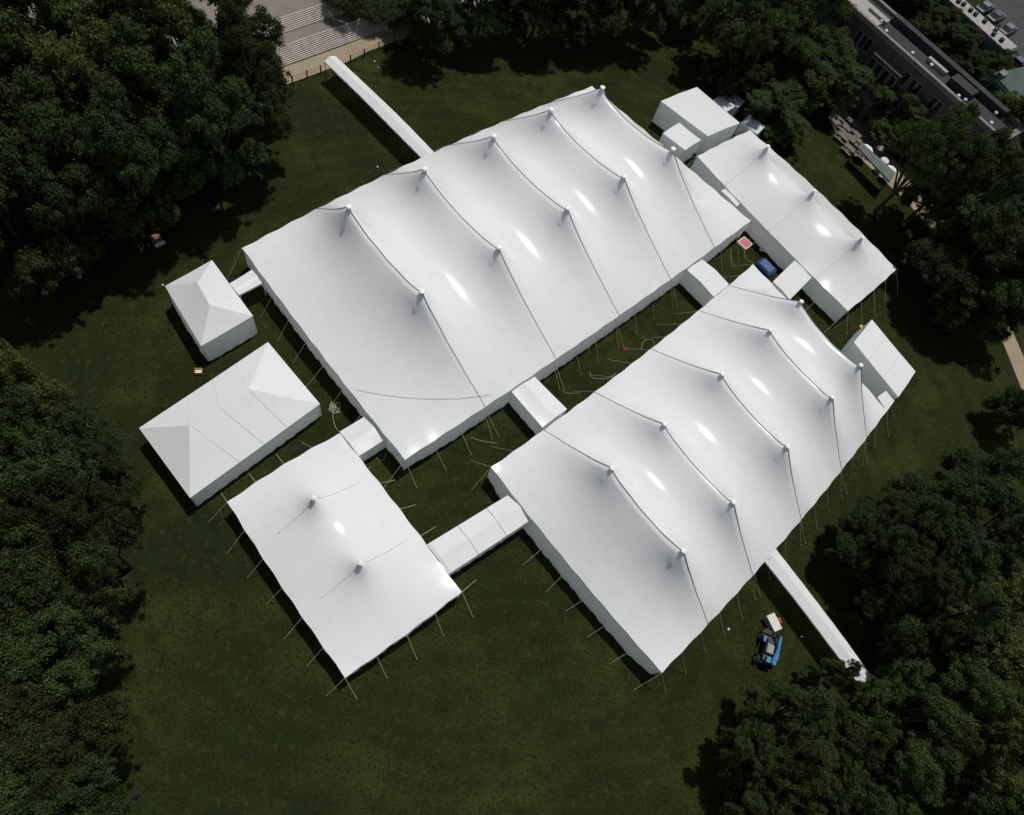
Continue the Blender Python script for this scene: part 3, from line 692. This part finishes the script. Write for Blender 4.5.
def crown_clumps(seed, R, H, z0, kind):
    r = random.Random(seed); cl = []; lobes = []
    nl = {'oak': 8, 'round': 6, 'sprig': 9, 'tall': 9}[kind]
    for i in range(nl):
        a_ = 2*math.pi*(i+r.uniform(-.35, .35))/nl; d = R*r.uniform(.45, .78)
        zz = z0+(H-z0)*(r.uniform(.18, .66) if kind != 'tall' else r.uniform(.46, .76))
        s = R*r.uniform(.27, .40) if kind != 'sprig' else R*r.uniform(.17, .26)
        lobes.append((d*math.cos(a_), d*math.sin(a_), zz, s))
    for i in range(6 if kind != 'tall' else 0):
        a_ = 2*math.pi*(i+r.uniform(-.4, .4))/6; d = R*r.uniform(.5, .8)
        lobes.append((d*math.cos(a_), d*math.sin(a_), z0+(H-z0)*r.uniform(.08, .30), R*r.uniform(.22, .32)*(.75 if kind == 'sprig' else 1)))
    for i in range(3):
        a_ = 2*math.pi*(i+r.uniform(-.3, .3))/3; d = R*r.uniform(.08, .32)
        lobes.append((d*math.cos(a_), d*math.sin(a_), z0+(H-z0)*r.uniform(.62, .84), R*r.uniform(.24, .36)))
    for (x, y, z, s) in lobes:
        k = int(10+9*s)
        for _ in range(k):
            d = Vector((r.gauss(0, 1), r.gauss(0, 1), r.gauss(0, .8)+.3)).normalized()
            q = r.uniform(.55, 1.02); cr = r.uniform(.40, .85)*(.8 if kind == 'sprig' else 1)
            cl.append((x+d.x*s*q, y+d.y*s*q, z+d.z*s*q*.8, cr))
        for _ in range(3 if kind != 'sprig' else 5):
            a_ = math.atan2(y, x)+r.uniform(-1, 1); q = s*r.uniform(1.05, 1.4)
            cl.append((x+math.cos(a_)*q, y+math.sin(a_)*q, z-r.uniform(0, .5)*s, r.uniform(.25, .5)))
    for _ in range(14):
        a_ = r.uniform(0, 6.28); d = R*r.uniform(.1, .6); cl.append((d*math.cos(a_), d*math.sin(a_), z0+(H-z0)*(r.uniform(.1, .4) if kind != 'tall' else r.uniform(.45, .6)), r.uniform(.6, 1.0)))
    return cl, lobes

def make_tree(seed, kind, m, leaf, per):
    R, H = 6.0, 14.0; z0 = 2.2
    cl, lobes = crown_clumps(seed, R, H, z0, kind)
    root = bpy.data.objects.new('broadleaf_tree', None)
    me = leaf_mesh('crown', cl, per, leaf, seed, m); cr = bpy.data.objects.new('crown', me); cr.parent = root
    r = random.Random(seed+50); mb = MB(); bend = Vector((r.uniform(-.4, .4), r.uniform(-.4, .4), 0))
    fork = bend+Vector((0, 0, z0+.6))
    mb.tube([(0, 0, -.1), (0, 0, .35), bend*.5+Vector((0, 0, z0*.5)), fork], .42, 9, .27)
    for (x, y, z, s) in lobes:
        e = Vector((x, y, z)); m1 = lerp(fork, e, .5)+Vector((0, 0, -.35)); mb.tube([fork+Vector((0, 0, -.3)), m1, e], .17, 6, .05)
        for _ in range(3):
            k = e+Vector((r.uniform(-1, 1), r.uniform(-1, 1), r.uniform(-.1, .9)))*s; mb.tube([lerp(m1, e, .6), k], .05, 5, .018)
    me2 = bpy.data.meshes.new('trunk'); me2.from_pydata(mb.v, [], mb.f); me2.materials.append(M['bark']); me2.update()
    tr = bpy.data.objects.new('trunk', me2); tr.parent = root
    return root
protos = [('oak', M['leaf'], .115, 520), ('oak', M['leafwarm'], .12, 480), ('round', M['leaf'], .11, 560), ('oak', M['leafdark'], .115, 500),
          ('sprig', M['leaf'], .10, 640), ('sprig', M['leafdark'], .10, 620), ('sprig', M['leafwarm'], .10, 620), ('tall', M['leaf'], .11, 540), ('tall', M['leafdark'], .115, 520)]
PR = [make_tree(11+7*i, *p_) for i, p_ in enumerate(protos)]

def tree(px, py, H, R, k, label, group, name='broadleaf_tree'):
    p = P(px, py, H*.62); src = PR[k]
    o = bpy.data.objects.new(name, None); C.objects.link(o)
    o.location = (p.x, p.y, 0); o.rotation_euler = (0, 0, random.uniform(0, 6.28))
    o.scale = (R/6*random.uniform(.94, 1.06), R/6*random.uniform(.94, 1.06), H/14)
    for ch in src.children:
        c_ = ch.copy(); C.objects.link(c_); c_.parent = o
    tag(o, label, 'tree', group); return o

TREES = []
gUL = 'trees of the grove beside the stairs'
for px, py, H, R, k, lab in [
    (232, 30, 17.5, 4.94, 0, 'broad tree whose crown reaches over the lower stairs at the top of the photo'),
    (240, 74, 17.5, 4.18, 0, 'ragged-edged tree hanging over the tan path where the fence begins'),
    (178, 38, 18.5, 5.32, 1, 'lighter green tree one crown in from the tree over the stairs'),
    (118, 30, 19.5, 5.7, 1, 'bright-topped tree in the middle of the grove at the top edge'),
    (55, 25, 19.5, 5.7, 0, 'tall tree second from the top left corner of the photo'),
    (-5, 20, 19.5, 5.89, 1, 'tree filling the very top left corner'),
    (200, 100, 18.5, 4.75, 3, 'dark tree at the grove\'s lawn edge, over the path glimpses'),
    (140, 95, 17.5, 5.13, 0, 'tree in the centre of the upper left grove, green with dark gaps round it'),
    (82, 90, 18.5, 5.51, 1, 'yellowish green tree in the upper left grove with pale ground showing beside it'),
    (22, 88, 18.5, 5.7, 0, 'large tree at the left edge just below the corner tree'),
    (118, 150, 17.5, 4.75, 3, 'dark low tree facing the lawn above the reddish brown box'),
    (55, 150, 17.5, 5.13, 0, 'tree near the left edge above the dark gap in the grove'),
    (-2, 160, 17.5, 5.32, 3, 'dark tree half cut by the left edge, upper part of the photo'),
    (46, 186, 16.5, 4.332, 3, 'low dark tree at the bottom end of the upper left grove'),
    (-1, 218, 16.5, 4.332, 0, 'small tree at the left edge where the upper grove ends'),
    (-80, 180, 19.5, 5.32, 0, 'tree mostly outside the frame at the left, casting shade on the lawn'),
    (-45, 95, 19.5, 6.65, 0, 'tree cut off by the left edge beside the upper left grove'),
    ]: tree(px, py, H, R, k, lab, gUL)
gL = 'trees of the grove at the lower left'
for px, py, H, R, k, lab in [
    (-46, 345, 15.5, 2.93092, 1, 'small sunlit tree at the left edge, first above the lower left grove'),
    (-14, 385, 17.5, 3.59938, 1, 'yellow-green sunlit tree at the left edge above the dark grove'),
    (34, 440, 14.5, 3.94218, 3, 'dark tree forming the upper tip of the lower left grove'),
    (84, 470, 11.5, 2.91378, 3, 'low dim tree nearest the long hipped tent'),
    (-18, 460, 17.5, 3.94218, 0, 'tree at the left edge below the sunlit yellow-green one'),
    (31, 500, 16.5, 4.11358, 3, 'dark dense tree inside the lower left grove, upper half'),
    (76, 530, 18.5, 3.38684, 8, 'dark tree at the grove\'s lawn edge level with the two-mast tent'),
    (-19, 535, 18.5, 4.27812, 7, 'large-lobed tree at the left edge at two thirds of the height'),
    (60, 592, 18.5, 3.74336, 7, 'bright-lobed tree pushing out farthest to the lawn at the lower left'),
    (10, 580, 17.5, 4.09987, 8, 'tree behind the bright-lobed tree of the lower left grove'),
    (-22, 625, 18, 4.09987, 7, 'tree by the left edge just below the bright-lobed tree'),
    (46, 662, 17, 3.74336, 7, 'round green crown beside the wide lawn shadow at the lower left'),
    (-47, 680, 18, 4.27812, 8, 'dark crown cut by the left edge near the bottom'),
    (3, 710, 18, 3.92161, 7, 'tree next to the black gap at the lower left'),
    (56, 745, 18.5, 3.47597, 7, 'yellowish crown near the bottom edge facing the lawn'),
    (-32, 770, 18, 4.09987, 7, 'tree in the bottom left corner'),
    (28, 795, 18, 3.92161, 7, 'crown cut by the bottom edge, second from the left corner'),
    (73, 812, 19, 3.20859, 8, 'dark crown cut by the bottom edge, nearest the lawn at the left'),
    (-97, 600, 18, 5.34765, 7, 'tree mostly outside the frame at the left of the lower grove'),
    ]: tree(px, py, H, R, k, lab, gL)
gT = 'trees along the top of the lawn'
for px, py, H, R, k, lab in [
    (436, -8, 12, 4.6, 3, 'dark tree just right of the stairs with a round shadow on the lawn'),
    (486, -28, 14, 4.968, 3, 'dark tree at the top edge, second to the right of the stairs'),
    (545, -26, 14, 5.152, 3, 'dark tree at the top edge, above the middle of the largest tent'),
    (598, -24, 14, 4.968, 3, 'ragged dark tree at the top edge, above the far corner of the largest tent'),
    (655, -28, 14, 4.784, 3, 'dark tree at the top edge with shade reaching the open lawn'),
    (700, -30, 12, 4.6, 3, 'dark tree at the top edge above the flat-topped kitchen tent'),
    (752, 10, 15, 6, 0, 'tall round tree above the trailers, touching the top edge'),
    (752, 50, 12, 4.6, 3, 'tree directly behind the box trailers'),
    (806, 15, 16, 6.2, 0, 'tall tree at the top edge left of the stone building'),
    (798, 60, 11, 6, 0, 'green-topped tree between the trailers and the stone building'),
    (832, 62, 10, 6, 2, 'tree in front of the stone building\'s end with the arched door'),
    (785, 104, 7.5, 4.6, 2, 'dome-shaped tree between the three-mast tent and the crowded forecourt'),
    ]: tree(px, py, H, R, k, lab, gT)
gR = 'trees in front of the stone building and down the far side'
for px, py, H, R, k, lab in [
    (910, 110, 8, 5.2, 2, 'round bright tree in front of the middle of the stone building'),
    (934, 150, 17, 4.6, 7, 'large round tree in front of the stone building, next to the bright one'),
    (964, 166, 15, 4.2, 0, 'dark tree above the sunlit stretch of tan path'),
    (994, 162, 9, 5.0, 2, 'green tree below the far end of the stone building'),
    (1014, 176, 9, 5.2, 0, 'tree at the right edge below the end of the stone building'),
    (1000, 198, 17, 5.2, 3, 'dark tree right of the sunlit stretch of tan path'),
    (1004, 222, 15, 6.2, 3, 'broad tree at the right edge, above the dark shaded path'),
    (990, 255, 15, 6.0, 3, 'dark tree over the shaded path at the right'),
    (1022, 275, 14, 5.6, 0, 'feathery tree cut by the right edge'),
    (1002, 300, 11, 3.6, 3, 'dark tree at the right edge just above the short bright bit of path'),
    (1024, 128, 14, 5.2, 1, 'yellowish tree at the right edge beside the end wall of the stone building'),
    (1034, 399, 9, 2.7, 3, 'small tree cut by the right edge level with the tent porch'),
    ]: tree(px, py, H, R, k, lab, gR)
gB = 'trees beyond the stone building'
for px, py, H, R, k, lab in [
    (915, 5, 9, 4.5, 3, 'dark tree behind the near roof end of the stone building'),
    (938, 24, 8, 4.2, 0, 'tree behind the stone building with a pale green top'),
    (962, 46, 7, 4, 3, 'dark tree between the stone building and the white-roofed block'),
    (982, 66, 7, 3.8, 3, 'dark tree by the corner of the green-roofed building'),
    (928, -12, 9, 4.5, 3, 'dark tree behind the stone building at the very top edge'),
    (1002, 62, 6, 2.6, 1, 'lighter tree between the white-roofed block and the green-roofed building'),
    ]: tree(px, py, H, R, k, lab, gB)
gW = 'trees of the wood at the lower right'
for px, py, H, R, k, lab in [
    (1010, 470, 12, 4.4, 5, 'tree at the right edge, topmost of the lower right wood'),
    (965, 500, 13, 4.6, 5, 'dark spiky tree at the top of the lower right wood, second from the right edge'),
    (915, 520, 13, 4.4, 5, 'dark spiky tree at the upper lawn edge of the lower right wood'),
    (888, 545, 11, 3.4, 5, 'dark tree nearest the end of the second largest tent in the lower right wood'),
    (1012, 535, 15, 4.8, 5, 'dark tree at the right edge below the topmost one of the wood'),
    (958, 560, 14, 4.6, 5, 'dark tree in the upper middle of the lower right wood'),
    (925, 585, 13, 4.0, 5, 'dark tree right of the walkway canopy, upper one'),
    (1015, 605, 15, 4.6, 6, 'sunlit yellow-green tree at the right edge of the wood'),
    (965, 622, 15, 4.4, 4, 'green tree in the very middle of the lower right wood'),
    (942, 634, 13, 3.4, 5, 'tree just right of the far end of the walkway canopy'),
    (843, 672, 8, 1.5, 4, 'small bushy tree whose twigs overlap the edge of the walkway canopy'),
    (803, 716, 12, 3.2, 4, 'sunlit twiggy tree standing out on the lawn below the blue boom lift'),
    (852, 742, 13, 3.4, 4, 'sunlit green tree just below the end of the walkway canopy'),
    (928, 716, 14, 3.9, 4, 'green tree right of the walkway end, lower middle of the wood'),
    (968, 692, 15, 4.0, 4, 'large green tree in the lower right wood, right of centre'),
    (1005, 672, 16, 4.6, 6, 'yellow-green tree at the right edge, second from the bottom corner'),
    (766, 758, 10, 2.8, 4, 'spiky tree at the lawn edge near the bottom, leftmost of the wood'),
    (795, 772, 13, 3.6, 4, 'twiggy tree near the bottom edge, second from the wood\'s lawn end'),
    (846, 785, 13, 3.6, 4, 'bright twiggy tree at the bottom edge, middle of the wood'),
    (902, 768, 14, 4.0, 4, 'tree in the lower wood beside the round green bush'),
    (940, 745, 12, 3.0, 6, 'lighter tree just above the small grass clearing'),
    (1012, 740, 15, 4.2, 6, 'yellow-green tree at the right edge next to the small grass clearing'),
    (778, 822, 11, 3.2, 4, 'tree cut by the bottom edge at the lawn end of the wood'),
    (905, 822, 11, 3.4, 4, 'tree cut by the bottom edge left of the round bush'),
    (1022, 800, 13, 3.6, 4, 'tree in the bottom right corner'),
    ]: tree(px, py, H, R, k, lab, gW)

# bushes
def bush(px, py, R, H, label, seed, m, group=None):
    p = P(px, py, H*.6); r = random.Random(seed); cl = []
    for _ in range(int(10+R*12)):
        a_ = r.uniform(0, 6.28); d = R*math.sqrt(r.random())*.8; cl.append((d*math.cos(a_), d*math.sin(a_), H*(.55+.3*(1-(d/R)**2)*r.uniform(.7, 1)), r.uniform(.5, .8)))
    root = empty('bush', (p.x, p.y, 0), label, 'bush', group)
    me = leaf_mesh('foliage', cl, 1300, .08, seed, m, .9); o = bpy.data.objects.new('foliage', me); C.objects.link(o); o.parent = root
    mb = MB()
    for k in range(5): mb.tube([(p.x, p.y, 0), (p.x+r.uniform(-.5, .5)*R, p.y+r.uniform(-.5, .5)*R, H*.6)], .05, 5, .02)
    mb.build('stem', M['bark'], root)
bush(342, 0, 2.6, 2.6+2.3, 'clipped dark bush at the right end of the upper stairs, touching the top edge', 1, M['leafdark'])
bush(362, 6, 3.0, 3.4, 'dark rounded bush beside the landing between the two flights', 2, M['leafdark'])
bush(386, 13, 3.0, 2.8, 'dark bush at the right end of the lower flight of stairs', 3, M['leafdark'])
bush(404, 14, 2.6, 2.2, 'low bush between the stairs bushes and the dark tree with the round shadow', 4, M['leafdark'])
bush(984, 800, 1.9, 2.2, 'smooth round bright green bush near the bottom right corner', 5, M['leafwarm'])

# ------------------------------------------------------------------ the stone building at the top right
ZR = 9.6
q0, q1 = P(850, 3, ZR), P(1006, 141, ZR); q2 = P(1015.6, 117, ZR)
bd = (q1-q0).normalized(); bn = Vector((-bd.y, bd.x, 0))
if (q2-q0).dot(bn) < 0: bn = -bn
dep_b = (q2-q1).dot(bn); q0 = q0-bd*34; LB = (q1-q0).length; ang = math.atan2(bd.y, bd.x)
mid = q0+bd*LB/2+bn*dep_b/2
stone = empty('stone_building', (mid.x, mid.y, 0), 'long grey stone building with a flat dark roof and pale parapets behind the far trees', 'building')
def BQ(s, t, z): v = q0+bd*s+bn*t; return Vector((v.x, v.y, z))
def bbox(mb, s0, s1, t0, t1, z0, z1): mb.prism([BQ(s0, t0, 0), BQ(s1, t0, 0), BQ(s1, t1, 0), BQ(s0, t1, 0)], z0, z1)
mb = MB(); bbox(mb, 0, LB, 0, dep_b, 0, ZR-.6); mb.build('wall', M['stone'], stone)
rf = MB(); bbox(rf, .5, LB-.5, .5, dep_b-.5, ZR-.6+.003, ZR-.45); roof = rf.build('roof', M['roofdark'], stone)
mb = MB()
bbox(mb, 0, LB, -.12, .38, ZR-.597, ZR); bbox(mb, 0, LB, dep_b-.38, dep_b+.12, ZR-.597, ZR); bbox(mb, 0, .5, .383, dep_b-.383, ZR-.597, ZR-.01); bbox(mb, LB-.7, LB+.1, .383, dep_b-.383, ZR-.597, ZR+.02)
mb.build('parapet', M['trim'], stone)
def on_facade(px, py, off=0):
    d = ray(px, py); o_ = Vector((0, 0, CAM_H)); p0 = q0-bn*off; t = (p0-o_).dot(bn)/d.dot(bn); p = o_+d*t; return (p-q0).dot(bd), p.z
mb = MB(); s_l, _ = on_facade(880, 60); 
sA_, zA_ = on_facade(872, 30); 
sq, _ = on_facade(858, 8)
# raised lengthwise step of the roof and roof plant
mb = MB(); bbox(mb, sq+3.5, LB-3, dep_b*.70, dep_b*.88, ZR-.447, ZR+.5); mb.build('roof_ridge', M['roofdark'], stone)
mb = MB(); bbox(mb, sq-12, sq+3.4, .6, dep_b*.69, ZR-.447, ZR-.25); mb.build('pale_roof_panel', M['rooflight'], stone)
for px, py in ((883, 19), (887.6, 29), (914, 51), (933, 63), (993, 121), (967, 98), (960, 94), (998, 111)):
    v = P(px, py, ZR+.1); s_, t_ = (v-q0).dot(bd), (v-q0).dot(bn)
    t_ = min(max(t_, .9), dep_b*.66)
    mb = MB(); mb.lathe(BQ(s_, t_, ZR-.447), [(.18, 0), (.18, .3), (.24, .34), (.1, .45)], 8); mb.build('roof_vent', M['whitepaint'], stone)
mb = MB(); v = P(938, 65, ZR); s_, t_ = (v-q0).dot(bd), (v-q0).dot(bn); bbox(mb, s_-1.6, s_+1.6, t_-.3, t_+.3, ZR-.44, ZR+.1); mb.build('skylight', M['greypaint'], stone); mb = MB(); v = P(879, 15, ZR); s_, t_ = (v-q0).dot(bd), (v-q0).dot(bn); bbox(mb, s_-1.6, s_+1.6, t_-.3, t_+.3, ZR-.44, ZR+.1)
mb.build('skylight', M['greypaint'], stone)
v = P(969, 84, ZR); s_, t_ = (v-q0).dot(bd), (v-q0).dot(bn); mb = MB(); bbox(mb, s_-1.8, s_+1.8, dep_b*.30, dep_b*.62, ZR-.44, ZR+.5); mb.build('roof_hut', M['roofdark'], stone)
# projecting bay with tall windows
s1_, _ = on_facade(875, 52, 1.0); s2_, _ = on_facade(905, 72, 1.0)
mb = MB(); bbox(mb, s1_, s2_, -1.0, -.003, 0, ZR-2.2); mb.build('bay', M['stone'], stone)
mb = MB(); bbox(mb, s1_-.1, s2_+.1, -1.1, -.01, ZR-2.197, ZR-2.0); mb.build('bay_coping', M['stone'], stone)
def window(s, z0, z1, wd, t):
    mb = MB()
    bbox(mb, s-wd/2-.14, s-wd/2, t-.12, t-.003, z0-.14, z1+.14); bbox(mb, s+wd/2, s+wd/2+.14, t-.12, t-.003, z0-.14, z1+.14)
    bbox(mb, s-wd/2+.002, s+wd/2-.002, t-.115, t-.004, z1, z1+.137); bbox(mb, s-wd/2+.002, s+wd/2-.002, t-.15, t-.004, z0-.137, z0)
    f = mb.build('window', M['trim'], stone)
    mb = MB(); bbox(mb, s-wd/2+.003, s+wd/2-.003, t-.03, t-.006, z0+.003, z1-.003); mb.build('pane', M['glass'], f)
for px, py, z0, z1, off, dup_ in ((862.5, 31.5, 0, 0, 0, 1), (867.3, 35, 0, 0, 0, 1), (872.7, 38.6, 0, 0, 0, 1), (911, 71, 0, 0, 0, 0), (919, 78, 0, 0, 0, 1), (923.7, 81.5, 0, 0, 0, 1),
                                   (966.7, 124, 0, 0, 0, 1), (971, 127, 0, 0, 0, 1), (845, 18, 0, 0, 0, 1), (850, 22, 0, 0, 0, 1), (940, 95, 0, 0, 0, 1), (945, 99, 0, 0, 0, 1), (985, 138, 0, 0, 0, 1)):
    s_, z_ = on_facade(px, py, off)
    for lv in ((6.3, 8.0), (3.6, 5.3), (1.0, 2.7)): window(s_, lv[0], lv[1], .85, -off)
nb_ = 4
for i in range(nb_):
    s_ = s1_+(s2_-s1_)*(i+.5)/nb_
    for z0, z1 in ((4.7, 7.0), (1.6, 3.8)): window(s_, z0, z1, .8, -1.0)
sdr, _ = on_facade(872, 95)
mb = MB(); bbox(mb, sdr-1.6, sdr+1.6, -2.0, -1.003, 0, 3.4); mb.build('porch', M['stone'], stone)
mb = MB()
arch = [(-.9, .02), (.9, .02), (.9, 1.7)]+[(.9*math.cos(t), 1.7+.9*math.sin(t)) for t in [math.pi*k/8 for k in range(1, 8)]]+[(-.9, 1.7)]
n_ = len(arch); vs = [BQ(sdr+x, -2.0-o_, z) for o_ in (.003, .05) for x, z in arch]
mb.add(vs, [tuple(range(n_)), tuple(range(n_, 2*n_))[::-1]]+[(i, (i+1) % n_, n_+(i+1) % n_, n_+i) for i in range(n_)]); mb.build('door', M['darkmetal'], stone)

# white-roofed block and green-roofed building beyond
def block(name, label, pts, z, mw, mr, par, nwin=8, zf=None):
    c_ = sum(pts, Vector((0, 0, 0)))/len(pts); root = empty(name, (c_.x, c_.y, 0), label, 'building')
    mb = MB(); mb.prism([tuple(p_) for p_ in pts], 0, z-.3); mb.build('wall', mw, root)
    ins = [lerp(p_, c_, .012) for p_ in pts]
    mb = MB(); mb.prism([tuple(p_) for p_ in ins], z-.297, z-.05); mb.build('roof', mr, root)
    e0, e1 = pts[0], pts[1]; d = (e1-e0); Ld = d.length; d.normalize(); n = Vector((d.y, -d.x, 0))
    if (lerp(e0, e1, .5)-c_).dot(n) < 0: n = -n
    for i in range(nwin):
        for zz in ((z*.62, z*.84), (z*.2, z*.45)):
            s_ = Ld*(i+.5)/nwin; w_ = .7; mb = MB()
            A_ = [e0+d*(s_-w_)+n*.003, e0+d*(s_+w_)+n*.003, e0+d*(s_+w_)+n*.08, e0+d*(s_-w_)+n*.08]; mb.prism([tuple(k_) for k_ in A_], zz[0], zz[1]); mb.build('window', M['glass'], root)
    return root, d, n, c_
zq = 5.5
W1 = [P(941, -8, zq), P(1008, 52, zq)]; Wn = P(1014, 43, zq)
dd = (W1[1]-W1[0]).normalized(); nn = Vector((-dd.y, dd.x, 0)); wd = abs((Wn-W1[1]).dot(nn)); nn = nn if (Wn-W1[1]).dot(nn) > 0 else -nn
W1[0] = W1[0]-dd*25
wb, _, _, wc = block('long_block', 'long narrow building with a stained white roof at the top right corner', [W1[0], W1[1], W1[1]+nn*wd, W1[0]+nn*wd], zq, M['teal'], M['rooflight'], 0, 14)
for i, (px, py) in enumerate([(963, 5), (970, 11), (975, 15), (995, 31), (993, 35), (1001, 41), (984, 22), (958, 2)]):
    v = P(px, py, zq); mb = MB(); mb.lathe((v.x, v.y, zq-.05), [(.38, 0), (.38, .4), (.25, .5)], 8); mb.build('roof_fan', M['darkmetal'], wb)
zg = 5.5
g0, g1 = P(992, 72, zg), P(1020, 103, zg); gd = (g1-g0).normalized(); gn = Vector((-gd.y, gd.x, 0))
if gn.y < 0: gn = -gn
gb, _, _, gc = block('green_building', 'low building with dark green roof and teal wall beyond the stone building', [g0, g1+gd*25, g1+gd*25+gn*22, g0+gn*22], zg, M['teal'], M['roofgreen'], 0, 8)
mb = MB(); v = g0+gd*1.0+gn*1; mb.box((v.x, v.y, zg+.25), (1.0, 1.4, .6), ang); mb.build('chimney', M['trim'], gb)
# cars by the white-roofed block
def make_car():
    root = bpy.data.objects.new('parked_car', None)
    def part(mb, name, m):
        me = bpy.data.meshes.new(name); me.from_pydata(mb.v, [], mb.f); me.materials.append(m); me.update(); o = bpy.data.objects.new(name, me); o.parent = root; return o
    def hull(secs):
        mb = MB(); vs = []
        for x, w_, z0, z1 in secs: vs += [(x, -w_, z0), (x, w_, z0), (x, w_*.94, z1), (x, -w_*.94, z1)]
        n = len(secs); fs = [(i*4+k, i*4+(k+1) % 4, (i+1)*4+(k+1) % 4, (i+1)*4+k) for i in range(n-1) for k in range(4)]+[(0, 1, 2, 3), tuple((n-1)*4+k for k in (3, 2, 1, 0))]
        return mb.add(vs, fs)
    part(hull([(-2.2, .78, .4, .8), (-2.0, .88, .3, .92), (-.9, .9, .28, .95), (1.0, .9, .28, .92), (1.9, .86, .3, .78), (2.2, .7, .4, .65)]), 'body', M['carpaint'])
    part(hull([(-1.75, .72, .9, .98), (-1.2, .72, .9, 1.36), (.1, .72, .9, 1.38), (.95, .74, .9, .96)]), 'cabin', M['glass'])
    part(hull([(-1.15, .66, 1.37, 1.41), (.1, .66, 1.39, 1.43)]), 'roof', M['carpaint'])
    for x in (-1.35, 1.35):
        for y in (-.8, .8): part(MB().tube([(x, y-.1, .32), (x, y+.1, .32)], .32, 12), 'wheel', M['rubber'])
    return root
car = make_car()
for i, (px, py, lab) in enumerate([(985, 8, 'dark car parked behind the white-roofed block, nearest the top edge'), (996, 17, 'dark car parked behind the white-roofed block, second from the top edge'),
                                    (1008, 30, 'dark car parked behind the white-roofed block, third from the top edge'), (1019, 66, 'dark car parked between the white-roofed block and the green-roofed building')]):
    v = P(px, py, .5); o = dup(car, (v.x, v.y, 0), ang+(0 if i == 3 else 1.57)); tag(o, lab, 'car', 'cars parked behind the white-roofed block')

# ---- forecourt: canopy stall, parasols, picnic tables
zc = 2.6
cv = [P(858, 147, zc), P(862, 142, zc), P(895.5, 172.5, zc), P(890, 181.5, zc)]
root = frame_tent('market_canopy', 'long grey-green canopy under the trees beside the far path', 'canopy', [cv[0], cv[1], cv[2], cv[3]], rise=.25, axis=1, walls=(), legs=True)
for ch in root.children:
    if ch.name.startswith('leg'): ch.data.materials[0] = M['darkmetal']
    if ch.name.startswith('canopy'):
        ch.data.materials[0] = M['canvas']
        for g_ in ch.children: g_.data.materials[0] = M['canvas']
def make_parasol():
    root = bpy.data.objects.new('parasol', None)
    def part(mb, name, m, par=root):
        me = bpy.data.meshes.new(name); me.from_pydata(mb.v, [], mb.f); me.materials.append(m); me.update(); o = bpy.data.objects.new(name, me); o.parent = par; return o
    mb = MB(); n = 8; prof = [(1.35, 1.95), (1.3, 2.15), (.7, 2.4), (.05, 2.6)]
    vs = [(r*math.cos(2*math.pi*k/n), r*math.sin(2*math.pi*k/n), z) for r, z in prof for k in range(n)]
    mb.add(vs, [(i*n+k, i*n+(k+1) % n, (i+1)*n+(k+1) % n, (i+1)*n+k) for i in range(3) for k in range(n)]); part(mb, 'canopy', M['parasol'])
    part(MB().tube([(0, 0, 0), (0, 0, 2.7)], .03, 6), 'pole', M['steel']); part(MB().lathe((0, 0, 0), [(.3, 0), (.3, .06), (.08, .1)], 10), 'base', M['darkmetal'])
    return root
par = make_parasol()
for px, py, s_, lab in ((869.5, 145.5, 1.0, 'largest white parasol behind the grey-green canopy'), (878, 151, .5, 'smallest white parasol, second behind the grey-green canopy'), (884, 161.5, .65, 'third white parasol behind the grey-green canopy'), (892, 168.5, .8, 'white parasol at the lower end of the grey-green canopy')):
    v = P(px, py, 2.3*s_); o = dup(par, (v.x, v.y, 0), random.random(), (s_*.72, s_*.72, max(s_*.72, .8))); tag(o, lab, 'parasol', 'white parasols beside the far path')
def make_picnic():
    root = bpy.data.objects.new('picnic_table', None)
    def part(mb, name, m):
        me = bpy.data.meshes.new(name); me.from_pydata(mb.v, [], mb.f); me.materials.append(m); me.update(); o = bpy.data.objects.new(name, me); o.parent = root; return o
    mb = MB()
    for k in range(5): mb.box((0, (k-2)*.16, .74), (1.8, .14, .04))
    part(mb, 'tabletop', M['timber'])
    for s_ in (-1, 1): part(MB().box((0, s_*.72, .45), (1.8, .26, .04)), 'bench', M['timber'])
    for s_ in (-.6, .6): part(MB().tube([(s_, -.75, 0), (s_, -.2, .71)], .04, 5).tube([(s_, .75, 0), (s_, .2, .71)], .04, 5).tube([(s_, -.8, .41), (s_, .8, .41)], .035, 5), 'leg', M['darkmetal'])
    return root
pic = make_picnic()
spots = [(846, 127, 'topmost'), (852, 122, 'second from the top'), (843, 136, 'left-hand'), (850, 138, 'middle'), (856, 133, 'right-hand'), (850, 148, 'lowest'), (858, 140, 'one nearest the largest parasol')]
for px, py, wd_ in spots:
    v = P(px, py, .7); o = dup(pic, (v.x, v.y, 0), ang+random.uniform(-.2, .2)); tag(o, 'pale picnic table on the dappled forecourt, %s of its cluster' % wd_, 'table', 'picnic tables on the forecourt')
